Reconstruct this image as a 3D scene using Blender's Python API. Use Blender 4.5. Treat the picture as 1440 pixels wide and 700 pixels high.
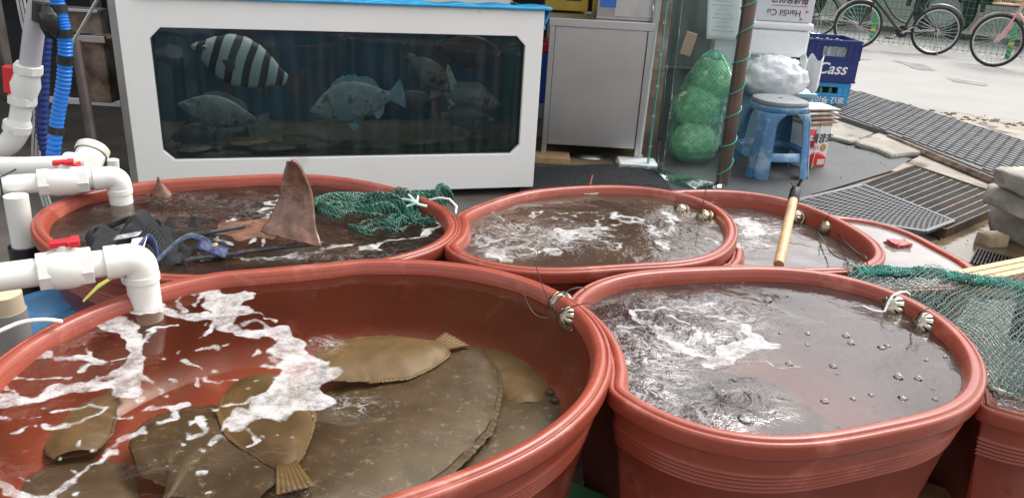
import bpy, math, random
import numpy as np
from mathutils import Vector, Matrix, noise as mn
for o in list(bpy.data.objects): bpy.data.objects.remove(o)
S = bpy.context.scene; COL = S.collection; R = math.radians
# ------------------------------------------------------------------ camera
PIT, ROL, FPX, CH = R(21.8), R(3.4), 1080.0, 1.2
fw = Vector((0, math.cos(PIT), -math.sin(PIT)))
r0 = Vector((1, 0, 0)); u0 = Vector((0, math.sin(PIT), math.cos(PIT)))
rt = r0*math.cos(ROL) + u0*math.sin(ROL); up = u0*math.cos(ROL) - r0*math.sin(ROL)
CAM = Vector((0, 0, CH))
cd = bpy.data.cameras.new('camera'); cam = bpy.data.objects.new('camera', cd); COL.objects.link(cam)
M_ = Matrix((rt, up, -fw)).transposed().to_4x4(); M_.translation = CAM; cam.matrix_world = M_
cd.sensor_fit = 'HORIZONTAL'; cd.sensor_width = 36; cd.lens = 36*FPX/1440; cd.clip_start = .05; cd.clip_end = 900
S.camera = cam
# ------------------------------------------------------------------ sky and sun (overcast, bright)
SUN_EL, SUN_AZ = R(55), R(50)      # azimuth measured clockwise from +Y
W = bpy.data.worlds.new('World'); S.world = W; W.use_nodes = True
nt = W.node_tree; bg = nt.nodes['Background']
sky = nt.nodes.new('ShaderNodeTexSky'); sky.sky_type = 'NISHITA'; sky.sun_disc = False
sky.sun_elevation = SUN_EL; sky.sun_rotation = SUN_AZ; sky.dust_density = 6; sky.air_density = 1.2; sky.ozone_density = 1
hs = nt.nodes.new('ShaderNodeHueSaturation'); hs.inputs['Saturation'].default_value = .16; hs.inputs['Value'].default_value = 1.0
nt.links.new(sky.outputs[0], hs.inputs['Color'])
tc = nt.nodes.new('ShaderNodeTexCoord'); cn = nt.nodes.new('ShaderNodeTexNoise'); cn.inputs['Scale'].default_value = 2.6; cn.inputs['Detail'].default_value = 5
nt.links.new(tc.outputs['Generated'], cn.inputs['Vector'])
cr = nt.nodes.new('ShaderNodeMapRange'); cr.inputs[1].default_value = .3; cr.inputs[2].default_value = .7; cr.inputs[3].default_value = 1.05; cr.inputs[4].default_value = 2.9
nt.links.new(cn.outputs['Fac'], cr.inputs[0])
mx = nt.nodes.new('ShaderNodeVectorMath'); mx.operation = 'SCALE'
nt.links.new(hs.outputs[0], mx.inputs[0]); nt.links.new(cr.outputs[0], mx.inputs['Scale']); nt.links.new(mx.outputs[0], bg.inputs['Color'])
bg.inputs['Strength'].default_value = .15
sl = bpy.data.lights.new('sun', 'SUN'); sl.energy = .5; sl.angle = R(14); sl.color = (1, .965, .91)
so = bpy.data.objects.new('sun', sl); COL.objects.link(so)
sd = Vector((math.sin(SUN_AZ)*math.cos(SUN_EL), math.cos(SUN_AZ)*math.cos(SUN_EL), math.sin(SUN_EL)))
so.rotation_euler = sd.to_track_quat('Z', 'Y').to_euler(); so.location = sd*20
S.view_settings.view_transform = 'Standard'; S.view_settings.look = 'None'; S.view_settings.gamma = 1; S.view_settings.exposure = .35
S.render.engine = 'CYCLES'; S.cycles.transparent_max_bounces = 16; S.cycles.max_bounces = 8
# ------------------------------------------------------------------ calibration helpers (pixels of the 1440x700 photo)
def ray(x, y): return fw + rt*((x-720)/FPX) + up*((350-y)/FPX)
def oz(x, y, z=0.0):
    d = ray(x, y); return CAM + d*((z-CH)/d.z)
def oy(x, y, Y):
    d = ray(x, y); return CAM + d*(Y/d.y)
def proj_np(P):
    v = P-np.array(CAM); w = v@np.array(fw); return np.stack([720+FPX*(v@np.array(rt))/w, 350-FPX*(v@np.array(up))/w], -1)
# ------------------------------------------------------------------ materials
MATS = {}
def mat(name, col, rough=.5, metal=0, var=0, vs=8, bump=0, bs=40, col2=None, spec=.5, alpha=None, coat=0, detail=4, dirt=None, ds=3, dt=.55, dist=.01):
    if name in MATS: return MATS[name]
    m = bpy.data.materials.new(name); m.use_nodes = True; n = m.node_tree; b = n.nodes['Principled BSDF']
    b.inputs['Base Color'].default_value = (*col, 1); b.inputs['Roughness'].default_value = rough; b.inputs['Metallic'].default_value = metal
    b.inputs['Specular IOR Level'].default_value = spec; b.inputs['Coat Weight'].default_value = coat
    t = n.nodes.new('ShaderNodeTexCoord'); out = None
    if var or col2:
        no = n.nodes.new('ShaderNodeTexNoise'); no.inputs['Scale'].default_value = vs; no.inputs['Detail'].default_value = detail
        n.links.new(t.outputs['Object'], no.inputs['Vector'])
        mi = n.nodes.new('ShaderNodeMix'); mi.data_type = 'RGBA'
        rp = n.nodes.new('ShaderNodeMapRange'); rp.inputs[1].default_value = .35; rp.inputs[2].default_value = .65
        n.links.new(no.outputs['Fac'], rp.inputs[0]); n.links.new(rp.outputs[0], mi.inputs[0])
        a = tuple(c*(1-var) for c in col); d = col2 if col2 else tuple(min(1, c*(1+var)) for c in col)
        mi.inputs[6].default_value = (*a, 1); mi.inputs[7].default_value = (*d, 1); out = mi.outputs[2]
        n.links.new(out, b.inputs['Base Color'])
    if dirt:
        n2 = n.nodes.new('ShaderNodeTexNoise'); n2.inputs['Scale'].default_value = ds; n2.inputs['Detail'].default_value = 8; n2.inputs['Roughness'].default_value = .65
        n.links.new(t.outputs['Object'], n2.inputs['Vector'])
        r2 = n.nodes.new('ShaderNodeMapRange'); r2.inputs[1].default_value = dt; r2.inputs[2].default_value = dt+.12
        n.links.new(n2.outputs['Fac'], r2.inputs[0])
        m2 = n.nodes.new('ShaderNodeMix'); m2.data_type = 'RGBA'; n.links.new(r2.outputs[0], m2.inputs[0])
        if out: n.links.new(out, m2.inputs[6])
        else: m2.inputs[6].default_value = (*col, 1)
        m2.inputs[7].default_value = (*dirt, 1); n.links.new(m2.outputs[2], b.inputs['Base Color'])
    if bump:
        n3 = n.nodes.new('ShaderNodeTexNoise'); n3.inputs['Scale'].default_value = bs; n3.inputs['Detail'].default_value = 5
        n.links.new(t.outputs['Object'], n3.inputs['Vector'])
        bu = n.nodes.new('ShaderNodeBump'); bu.inputs['Strength'].default_value = bump; bu.inputs['Distance'].default_value = dist
        n.links.new(n3.outputs['Fac'], bu.inputs['Height']); n.links.new(bu.outputs[0], b.inputs['Normal'])
    if alpha is not None: b.inputs['Alpha'].default_value = alpha
    MATS[name] = m; return m
def clear_mat(name, tint, ior=1.45, rough=.03, haze=0, hcol=(.7, .8, .78), bump=0, bs=8):
    m = bpy.data.materials.new(name); m.use_nodes = True; n = m.node_tree; n.nodes.clear()
    o = n.nodes.new('ShaderNodeOutputMaterial'); tr = n.nodes.new('ShaderNodeBsdfTransparent'); tr.inputs[0].default_value = (*tint, 1)
    gl = n.nodes.new('ShaderNodeBsdfGlossy'); gl.inputs['Roughness'].default_value = rough
    df = n.nodes.new('ShaderNodeBsdfDiffuse'); df.inputs[0].default_value = (*hcol, 1)
    m1 = n.nodes.new('ShaderNodeMixShader'); m1.inputs[0].default_value = haze
    n.links.new(tr.outputs[0], m1.inputs[1]); n.links.new(df.outputs[0], m1.inputs[2])
    fr = n.nodes.new('ShaderNodeFresnel'); fr.inputs[0].default_value = ior; m2 = n.nodes.new('ShaderNodeMixShader')
    n.links.new(fr.outputs[0], m2.inputs[0]); n.links.new(m1.outputs[0], m2.inputs[1]); n.links.new(gl.outputs[0], m2.inputs[2]); n.links.new(m2.outputs[0], o.inputs[0])
    if bump:
        t = n.nodes.new('ShaderNodeTexCoord'); n3 = n.nodes.new('ShaderNodeTexNoise'); n3.inputs['Scale'].default_value = bs; n3.inputs['Detail'].default_value = 3
        n.links.new(t.outputs['Object'], n3.inputs['Vector']); bu = n.nodes.new('ShaderNodeBump'); bu.inputs['Strength'].default_value = bump; bu.inputs['Distance'].default_value = .02
        n.links.new(n3.outputs['Fac'], bu.inputs['Height']); n.links.new(bu.outputs[0], gl.inputs['Normal']); n.links.new(bu.outputs[0], fr.inputs['Normal']); n.links.new(bu.outputs[0], df.inputs['Normal'])
    MATS[name] = m; return m
# ------------------------------------------------------------------ mesh collector
class MB:
    def __init__(s): s.v = []; s.f = []; s.sm = []
    def add(s, vs, fs, smooth=False):
        b = len(s.v); s.v += [tuple(v) for v in vs]; s.f += [tuple(i+b for i in f) for f in fs]; s.sm += [smooth]*len(fs); return s
    def box(s, c, d, m=None):
        x, y, z = d[0]/2, d[1]/2, d[2]/2; c = Vector(c)
        vs = [Vector((a*x, b*y, e*z)) for a in (-1, 1) for b in (-1, 1) for e in (-1, 1)]
        if m: vs = [m @ v for v in vs]
        return s.add([v+c for v in vs], [(0, 1, 3, 2), (4, 6, 7, 5), (0, 4, 5, 1), (2, 3, 7, 6), (0, 2, 6, 4), (1, 5, 7, 3)])
    def hexa(s, b, t):      # bottom four and top four points, same order
        n = len(b); vs = list(b)+list(t)
        return s.add(vs, [tuple(range(n))[::-1], tuple(range(n, 2*n))] + [(i, (i+1) % n, n+(i+1) % n, n+i) for i in range(n)])
    def tube(s, pts, r, n=10, closed=False, cap=True, smooth=True, flat=1.0):
        pts = [Vector(p) for p in pts]; k = len(pts); rs = r if isinstance(r, (list, tuple)) else [r]*k
        tan = []
        for i in range(k):
            a = pts[(i-1) % k] if (closed or i > 0) else pts[i]; b = pts[(i+1) % k] if (closed or i < k-1) else pts[i]
            t = b-a; tan.append(t.normalized() if t.length > 1e-9 else Vector((0, 0, 1)))
        nr = tan[0].orthogonal().normalized()
        if abs(tan[0].z) < .9: nr = tan[0].cross(Vector((0, 0, 1))).normalized()
        vs = []
        for i in range(k):
            nr = (nr - tan[i]*nr.dot(tan[i])).normalized(); bn = tan[i].cross(nr)
            for j in range(n):
                a = 2*math.pi*j/n; vs.append(pts[i] + nr*(rs[i]*math.cos(a)) + bn*(rs[i]*flat*math.sin(a)))
        fs = []
        for i in range(k if closed else k-1):
            for j in range(n):
                a = i*n; b = ((i+1) % k)*n; fs.append((a+j, a+(j+1) % n, b+(j+1) % n, b+j))
        b0 = len(s.v); s.add(vs, fs, smooth)
        if cap and not closed:
            s.f += [tuple(b0+j for j in range(n))[::-1], tuple(b0+(k-1)*n+j for j in range(n))]; s.sm += [False, False]
        return s
    def lathe(s, prof, c=(0, 0, 0), n=24, axis=None, smooth=True, skip=None, capb=False, capt=False):
        c = Vector(c); q = Matrix.Identity(3) if axis is None else Vector(axis).normalized().to_track_quat('Z', 'Y').to_matrix()
        vs = []
        for (r_, z) in prof:
            for j in range(n):
                a = 2*math.pi*j/n; vs.append(c + q @ Vector((r_*math.cos(a), r_*math.sin(a), z)))
        fs = []
        for i in range(len(prof)-1):
            for j in range(n):
                if skip and skip(i, j): continue
                fs.append((i*n+j, i*n+(j+1) % n, (i+1)*n+(j+1) % n, (i+1)*n+j))
        if capb: fs.append(tuple(range(n))[::-1])
        if capt: fs.append(tuple((len(prof)-1)*n+j for j in range(n)))
        return s.add(vs, fs, smooth)
    def prism(s, poly, z0, z1):
        return s.hexa([Vector((p[0], p[1], z0)) for p in poly], [Vector((p[0], p[1], z1)) for p in poly])
    def grid(s, fn, nu, nv, smooth=True):
        vs = [fn(i/nu, j/nv) for i in range(nu+1) for j in range(nv+1)]
        fs = [(i*(nv+1)+j, (i+1)*(nv+1)+j, (i+1)*(nv+1)+j+1, i*(nv+1)+j+1) for i in range(nu) for j in range(nv)]
        return s.add(vs, fs, smooth)
    def ball(s, c, r, n=10, m=6):
        rr = (r, r, r) if not isinstance(r, (tuple, list)) else r; c = Vector(c); vs = []; fs = []
        for i in range(m+1):
            th = math.pi*i/m
            for j in range(n):
                a = 2*math.pi*j/n; vs.append(c+Vector((rr[0]*math.sin(th)*math.cos(a), rr[1]*math.sin(th)*math.sin(a), rr[2]*math.cos(th))))
        for i in range(m):
            for j in range(n): fs.append((i*n+j, (i+1)*n+j, (i+1)*n+(j+1) % n, i*n+(j+1) % n))
        return s.add(vs, fs, True)
    def obj(s, name, m, parent=None, bevel=0, solid=0, sub=0, ang=40):
        me = bpy.data.meshes.new(name); me.from_pydata(s.v, [], s.f); me.update()
        me.polygons.foreach_set('use_smooth', [True]*len(me.polygons) if any(s.sm) else [False]*len(me.polygons))
        if any(s.sm):
            try: me.set_sharp_from_angle(angle=R(ang))
            except Exception: pass
        me.materials.append(m); o = bpy.data.objects.new(name, me); COL.objects.link(o)
        if parent: o.parent = parent
        if solid: q = o.modifiers.new('solid', 'SOLIDIFY'); q.thickness = solid; q.offset = 0
        if bevel: q = o.modifiers.new('bevel', 'BEVEL'); q.width = bevel; q.segments = 2; q.limit_method = 'ANGLE'; q.angle_limit = R(50)
        if sub: q = o.modifiers.new('sub', 'SUBSURF'); q.levels = sub; q.render_levels = sub
        return o
def tag(o, label, cat, group=None, kind=None):
    o['label'] = label; o['category'] = cat
    if group: o['group'] = group
    if kind: o['kind'] = kind
    return o
def thing(name, label, cat, loc=(0, 0, 0), group=None):
    o = bpy.data.objects.new(name, None); COL.objects.link(o); o.empty_display_size = .05; o.location = loc; return tag(o, label, cat, group)
def struct(o): o['kind'] = 'structure'; return o
def local(root, pts):      # world points to the (unrotated) thing's space
    return [Vector(p)-root.location for p in pts]
def smooth_path(pts, n=6, closed=False):
    pts = [Vector(p) for p in pts]; k = len(pts); out = []
    for i in range(k if closed else k-1):
        g = (lambda q: pts[q % k]) if closed else (lambda q: pts[max(0, min(k-1, q))])
        p0, p1, p2, p3 = g(i-1), g(i), g(i+1), g(i+2)
        for j in range(n):
            t = j/n; out.append(.5*((2*p1)+(p2-p0)*t+(2*p0-5*p1+4*p2-p3)*t*t+(3*p1-p0-3*p2+p3)*t**3))
    if not closed: out.append(pts[-1])
    return out
def text_part(body, size, m, parent, origin, xdir, ydir, shear=0, bold=0, align='CENTER', thick=.0006):
    c = bpy.data.curves.new('lettering', 'FONT'); c.body = body; c.size = size; c.shear = shear; c.offset = bold; c.extrude = thick; c.align_x = align; c.align_y = 'CENTER'
    to = bpy.data.objects.new('tmp', c); COL.objects.link(to); dg = bpy.context.evaluated_depsgraph_get(); dg.update()
    me = bpy.data.meshes.new_from_object(to.evaluated_get(dg)); bpy.data.objects.remove(to); me.materials.clear(); me.materials.append(m)
    o = bpy.data.objects.new('lettering', me); COL.objects.link(o); o.parent = parent
    x = Vector(xdir).normalized(); y = Vector(ydir); y = (y-x*y.dot(x)).normalized(); z = x.cross(y)
    mm = Matrix((x, y, z)).transposed().to_4x4(); mm.translation = Vector(origin); o.matrix_local = mm; return o
rng = random.Random(7)
# ------------------------------------------------------------------ shared materials
m_tub = mat('tub_plastic', (.255, .050, .028), .29, var=.08, vs=5, bump=.1, bs=25, spec=.45, dirt=(.36, .105, .075), ds=9, dt=.56)
m_pvc = mat('pvc', (.70, .69, .64), .32, var=.03, vs=9, dirt=(.50, .43, .31), ds=8, dt=.60)
m_pvcg = mat('pvc_grey', (.42, .41, .43), .4, var=.06)
m_red = mat('red_plastic', (.55, .02, .03), .4)
m_blk = mat('black_plastic', (.012, .012, .013), .4)
m_white = mat('white_panel', (.86, .855, .82), .35, var=.012, vs=2, dirt=(.58, .52, .40), ds=2.3, dt=.62)
m_steel = mat('steel', (.47, .47, .46), .34, 1, var=.1, vs=6, bump=.05, bs=30)
m_chrome = mat('chrome', (.36, .31, .22), .30, 1, var=.15, vs=30)
m_rust = mat('rust', (.09, .045, .026), .85, var=.3, vs=12, bump=.4, bs=60, col2=(.22, .16, .12))
m_wood = mat('wood', (.47, .29, .15), .6, var=.15, vs=20, bump=.2, bs=60)
m_dark = mat('dark_wall', (.022, .021, .022), .8, var=.4, vs=3, bump=.2, bs=15)
m_str = mat('foam_block', (.82, .83, .83), .6, bump=.3, bs=120)
_n = m_tub.node_tree; _b = _n.nodes['Principled BSDF']; _src = _b.inputs['Base Color'].links[0].from_socket; _t = _n.nodes.new('ShaderNodeTexCoord')
def _sc(scl, lo, hi, colr, src, nscale=1.0, fac=.6):
    mp = _n.nodes.new('ShaderNodeMapping'); mp.inputs['Scale'].default_value = scl; mp.inputs['Rotation'].default_value = (.2, .1, .5); _n.links.new(_t.outputs['Object'], mp.inputs[0])
    q = _n.nodes.new('ShaderNodeTexNoise'); q.inputs['Scale'].default_value = nscale; q.inputs['Detail'].default_value = 7; q.inputs['Roughness'].default_value = .7; _n.links.new(mp.outputs[0], q.inputs['Vector'])
    r_ = _n.nodes.new('ShaderNodeMapRange'); r_.inputs[1].default_value = lo; r_.inputs[2].default_value = hi; r_.inputs[4].default_value = fac; _n.links.new(q.outputs['Fac'], r_.inputs[0])
    m_ = _n.nodes.new('ShaderNodeMix'); m_.data_type = 'RGBA'; _n.links.new(r_.outputs[0], m_.inputs[0]); _n.links.new(src, m_.inputs[6]); m_.inputs[7].default_value = (*colr, 1); return m_.outputs[2], r_.outputs[0]
o1, _ = _sc((4, 60, 20), .60, .72, (.42, .22, .17), _src, 1.0, .30); o2, f2 = _sc((5, 5, 3), .52, .75, (.16, .04, .028), o1, 1.3, .35); o3, _ = _sc((90, 90, 90), .66, .72, (.55, .40, .34), o2, 1.0, .3)
_n.links.new(o3, _b.inputs['Base Color'])
# ================================================================== GROUND
def sheet(name, poly, z, m, kind=True, thick=0):
    b = MB()
    if thick: b.prism(poly, z-thick, z)
    else: b.add([Vector((p[0], p[1], z)) for p in poly], [tuple(range(len(poly)))])
    o = b.obj(name, m)
    if kind: struct(o)
    return o
def rough_edge(pts, n=8, amp=.02, seed=0):
    out = []
    for i in range(len(pts)):
        a = Vector(pts[i]); b = Vector(pts[(i+1) % len(pts)]); 
        for j in range(n):
            p = a.lerp(b, j/n); q = mn.noise(p*6+Vector((seed, 0, 0))); q2 = mn.noise(p*6+Vector((0, seed+9, 3))); out.append(p+Vector((q, q2, 0))*amp*(1 if j else .3))
    return out
m_ground = mat('wet_concrete', (.11, .098, .085), .45, var=.3, vs=3, bump=.5, bs=14, detail=8, dirt=(.05, .045, .04), ds=1.5, dt=.5)
sheet('ground', [(-200, -20), (300, -20), (300, 400), (-200, 400)], 0, m_ground)
m_road = mat('road_concrete', (.265, .257, .242), .85, var=.07, vs=1.2, bump=.35, bs=60, detail=9, dirt=(.235, .225, .205), ds=1.1, dt=.58)
e1 = [oz(1160, 120), oz(1192, 137), oz(1244, 152), oz(1300, 163), oz(1360, 171), oz(1440, 182), oz(1600, 200)]
rd = rough_edge([Vector((1, 12, 0))]+e1, 6, .05)[6:-6]
road = sheet('road', [(1.0, 60)]+[(p.x, p.y) for p in [Vector((1.2, 9, 0))]+rd]+[(60, 4), (60, 60)], .004, m_road)
# darker tar repairs in the road
m_patch = mat('tar_patch', (.19, .185, .17), .9, var=.2, vs=6)
for k, pp in enumerate([[(1256, 86), (1300, 92), (1317, 100), (1290, 99)], [(1330, 110), (1388, 119), (1385, 122), (1340, 116)], [(1182, 82), (1225, 84), (1222, 86), (1185, 84)]]):
    q = rough_edge([oz(*p) for p in pp], 8, .06, k); sheet('road_patch', [(p.x, p.y) for p in q], .008, m_patch)
# dirt strip and pale concrete between road and ramp
m_strip = mat('pale_concrete', (.28, .25, .21), .9, var=.15, vs=5, bump=.6, bs=50, dirt=(.09, .065, .045), ds=4, dt=.53, detail=8)
st = [oz(1185, 132), oz(1250, 147), oz(1330, 158), oz(1440, 172), oz(1700, 205), oz(1700, 330), oz(1440, 225), oz(1310, 185), oz(1190, 142)]
sheet('verge', [(p.x, p.y) for p in rough_edge(st, 5, .05, 4)], .012, m_strip)
b = MB(); path = [oz(1248, 149), oz(1290, 160), oz(1340, 168), oz(1400, 172), oz(1440, 180), oz(1500, 186)]
for i in range(90):
    t = rng.random()*(len(path)-1); k = int(t); p = path[k].lerp(path[k+1], t-k)+Vector((rng.gauss(0, .1), rng.gauss(0, .12), .012)); r_ = rng.uniform(.008, .03)
    b.ball(p, (r_, r_, r_*.5), 6, 4)
tag(b.obj('road_rubble', mat('rubble', (.12, .09, .065), .95, var=.4, vs=20)), 'brown crumbled asphalt and leaf litter along the broken road edge', 'rubble', kind='stuff')
# kerb: broken concrete slabs
m_kerb = mat('kerb_concrete', (.27, .25, .21), .9, var=.2, vs=6, bump=.7, bs=25, detail=8, dirt=(.13, .12, .1), ds=3, dt=.55)
def slab(name, poly, z0, z1, m, seed=0, bev=.02):
    q = rough_edge([Vector((p[0], p[1], 0)) for p in poly], 5, .03, seed); o = MB().prism(q, z0, z1).obj(name, m, bevel=bev); return o
for k, pp in enumerate([[(1150, 158), (1205, 172), (1243, 188), (1196, 205), (1158, 196)], [(1200, 206), (1248, 190), (1290, 206), (1296, 222), (1250, 226)]]):
    struct(slab('kerb', [oz(*p) for p in pp], 0, .035+.01*k, m_kerb, k))
# gap concrete between ramp and grate
struct(slab('kerb', [oz(*p) for p in [(1290, 224), (1300, 214), (1420, 268), (1436, 292), (1420, 300), (1290, 246), (1252, 244)]], 0, .02, m_strip, 5, .008))
# ---- ribbed ramp
rp = [oz(1168, 172), oz(1166, 140), oz(1192, 136), oz(1310, 170), oz(1440, 212), oz(1530, 240), oz(1520, 320), oz(1408, 268), oz(1248, 200)]
ramp = thing('ribbed_ramp', 'grey steel tread plate ramp with raised ribs between road and drain', 'ramp', oz(1300, 200))
def inpoly(p, poly):
    c = False; j = len(poly)-1
    for i in range(len(poly)):
        a, b_ = poly[i], poly[j]
        if (a[1] > p[1]) != (b_[1] > p[1]) and p[0] < (b_[0]-a[0])*(p[1]-a[1])/(b_[1]-a[1]+1e-12)+a[0]: c = not c
        j = i
    return c
L = ramp.location
mb = MB().prism([(p.x-L.x, p.y-L.y) for p in rp], 0, .07)
m_rp = mat('ramp_metal', (.075, .075, .077), .65, .0, var=.25, vs=4, bump=.2, bs=50, dirt=(.1, .085, .07), ds=3, dt=.6)
mb.obj('plate', m_rp, ramp, bevel=.004)
ad = (oz(1440, 212)-oz(1248, 150)); ad.z = 0; ad.normalize(); bd = Vector((-ad.y, ad.x, 0)); mr = MB(); c0 = L.copy()
poly2 = [(p.x, p.y) for p in rp]; ma = Matrix((ad, bd, Vector((0, 0, 1)))).transposed()
for i in range(-60, 60):
    for j in range(-60, 60):
        p = c0+ad*(i*.085+(j % 2)*.042)+bd*(j*.05)
        if inpoly((p.x, p.y), poly2) and inpoly((p.x+ad.x*.04, p.y+ad.y*.04), poly2) and inpoly((p.x-bd.x*.02, p.y-bd.y*.02), poly2):
            mr.box(Vector((p.x-L.x, p.y-L.y, .0745)), (.066, .022, .011), ma)
mr.obj('rib', mat('rib_metal', (.13, .13, .132), .6, .0, var=.2, vs=10), ramp)
q = [oz(1248, 201), oz(1408, 269)]; MB().tube(local(ramp, [Vector((p.x, p.y, .035)) for p in [q[0], q[1], oz(1520, 322)]]), .03, 6).obj('edge_angle', m_rust, ramp)
# ---- black rubber sheet under the stool
m_mat = mat('rubber_sheet', (.036, .038, .041), .6, var=.2, vs=3, bump=.12, bs=10, dirt=(.12, .125, .13), ds=2.5, dt=.66)
pp = [oz(*p) for p in [(905, 300), (880, 262), (985, 215), (1120, 180), (1166, 200), (1205, 212), (1282, 226), (1262, 240), (1190, 262), (1140, 276), (1100, 330)]]
tag(MB().prism([(p.x, p.y) for p in rough_edge(pp, 4, .012, 2)], .004, .014).obj('rubber_sheet', m_mat, bevel=.003), 'flat black rubber sheet under the blue stool', 'mat')
# ---- steel grate over the drain
def quad_frame(a, b_, c, d): return a, b_, c, d
ga, gb, gc, gd = oz(1283, 244), oz(1424, 293), oz(1326, 337), oz(1185, 282)     # back, right, front, left
gr = thing('drain_grate', 'rusty steel bar grate over the drain beside the perforated rubber mat', 'grate', ga.lerp(gc, .5))
def bil(A, u, v): return A[0].lerp(A[1], u).lerp(A[3].lerp(A[2], u), v)
G4 = local(gr, [ga, gb, gc, gd]); z_ = Vector((0, 0, .035))
def bar(mb, a, c, w, h):
    d = (c-a); l = d.length; d.normalize(); s_ = Vector((-d.y, d.x, 0)); mm = Matrix((d, s_, Vector((0, 0, 1)))).transposed(); mb.box((a+c)/2, (l, w, h), mm)
m1 = MB()
for i in range(1, 40): bar(m1, bil(G4, 0.01, i/40)+z_, bil(G4, .99, i/40)+z_, .005, .028)
m_gr = mat('grate_steel', (.08, .07, .06), .6, .15, var=.3, vs=10, dirt=(.12, .06, .03), ds=3, dt=.56)
m1.obj('bearing_bar', m_gr, gr)['kind'] = 'stuff'
m1 = MB()
for i in range(1, 12): bar(m1, bil(G4, i/12, 0.01)+z_+Vector((0, 0, .011)), bil(G4, i/12, .99)+z_+Vector((0, 0, .011)), .0045, .006)
m1.obj('cross_bar', mat('grate_bright', (.24, .225, .20), .5, .2, var=.3, vs=20), gr)
m1 = MB()
for i in range(4): bar(m1, G4[i]+z_+Vector((0, 0, -.005)), G4[(i+1) % 4]+z_+Vector((0, 0, -.005)), .012, .05)
m1.obj('frame', mat('grate_frame', (.07, .04, .022), .8, var=.4, vs=12), gr)
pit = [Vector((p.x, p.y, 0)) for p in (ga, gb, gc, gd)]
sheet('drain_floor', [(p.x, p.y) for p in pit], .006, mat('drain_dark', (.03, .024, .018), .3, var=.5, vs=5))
# ---- wet brown hollow by the stones
pp = [oz(*p) for p in [(1300, 350), (1340, 325), (1430, 296), (1560, 330), (1560, 420), (1380, 420)]]
sheet('puddle', [(p.x, p.y) for p in rough_edge(pp, 5, .03, 3)], .010, mat('wet_mud', (.12, .085, .045), .16, var=.4, vs=3, bump=.3, bs=9, detail=6, dirt=(.3, .25, .18), ds=3, dt=.62))
# second dark grating near the plank
g2 = thing('drain_grate', 'small dark drain grating by the wooden board behind the netted tub', 'grate', oz(1400, 372))
m1 = MB(); A4 = local(g2, [oz(1372, 360), oz(1425, 374), oz(1420, 396), oz(1360, 382)])
for i in range(0, 13): bar(m1, bil(A4, i/12, 0)+z_*.8, bil(A4, i/12, 1)+z_*.8, .006, .03)
for i in range(0, 5): bar(m1, bil(A4, 0, i/4)+z_*.8, bil(A4, 1, i/4)+z_*.8, .005, .018)
m1.obj('bars', mat('grate_dark', (.05, .045, .04), .5, .6), g2)
# ---- perforated rubber mat
pa, pb, pc, pd = oz(1213, 262), oz(1340, 313), oz(1302, 327), oz(1120, 279)
pm = thing('perforated_mat', 'black rubber mat with rows of round holes lying on the steel grate', 'mat', Vector((pa.lerp(pc, .5).x, pa.lerp(pc, .5).y, .052)))
A4 = [Vector((p.x-pm.location.x, p.y-pm.location.y, 0)) for p in (oz(1213, 262, .052), oz(1340, 313, .052), oz(1300, 328, .052), oz(1085, 292, .052))]
mb = MB(); nu, nv = 26, 11; T = .012; nn = 12
for i in range(nu):
    for j in range(nv):
        off = .5 if j % 2 else 0; u0_, u1_ = (i+off)/(nu+.5), (i+1+off)/(nu+.5); v0_, v1_ = j/nv, (j+1)/nv; vs = []; fs = []
        for zz in (0, T):
            for k in range(nn):
                a = 2*math.pi*(k+.5)/nn; cx_, cy_ = math.cos(a), math.sin(a); s_ = 1/max(abs(cx_), abs(cy_))
                for rr in (s_*.5, .34):
                    p = bil(A4, (u0_+u1_)/2+cx_*rr*(u1_-u0_), (v0_+v1_)/2+cy_*rr*(v1_-v0_)); vs.append(p+Vector((0, 0, zz)))
        for k in range(nn):
            k2 = (k+1) % nn; h = 2*nn
            fs += [(h+2*k, h+2*k2, h+2*k2+1, h+2*k+1), (2*k+1, 2*k2+1, h+2*k2+1, h+2*k+1), (2*k, 2*k+1, 2*k2+1, 2*k2)]
        mb.add(vs, fs)
mb.obj('sheet', mat('rubber_holes', (.045, .047, .05), .6, var=.2, vs=20), pm)
m1 = MB()
for i in range(4): bar(m1, A4[i]+Vector((0, 0, .006)), A4[(i+1) % 4]+Vector((0, 0, .006)), .022, .016)
m1.obj('border', mat('rubber_edge', (.10, .102, .108), .4), pm, bevel=.003)
# ---- studded black mat behind tub B in front of the steel cabinet
kn = thing('studded_mat', 'black studded rubber mat on the floor in front of the steel cabinet', 'mat', (.45, 4.2, .004))
A4 = local(kn, [oz(730, 240), oz(925, 232), oz(965, 300), oz(730, 300)])
MB().prism([(p.x, p.y) for p in A4], 0, .008).obj('sheet', m_blk, kn)
mb = MB()
for i in range(46):
    for j in range(34):
        p = bil(A4, (i+.5+(j % 2)*.5)/47, (j+.5)/34); mb.lathe([(.011, .008), (.007, .022), (.002, .024)], p, 6)
mb.obj('studs', mat('stud_rubber', (.035, .035, .037), .5), kn)['kind'] = 'stuff'
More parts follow.
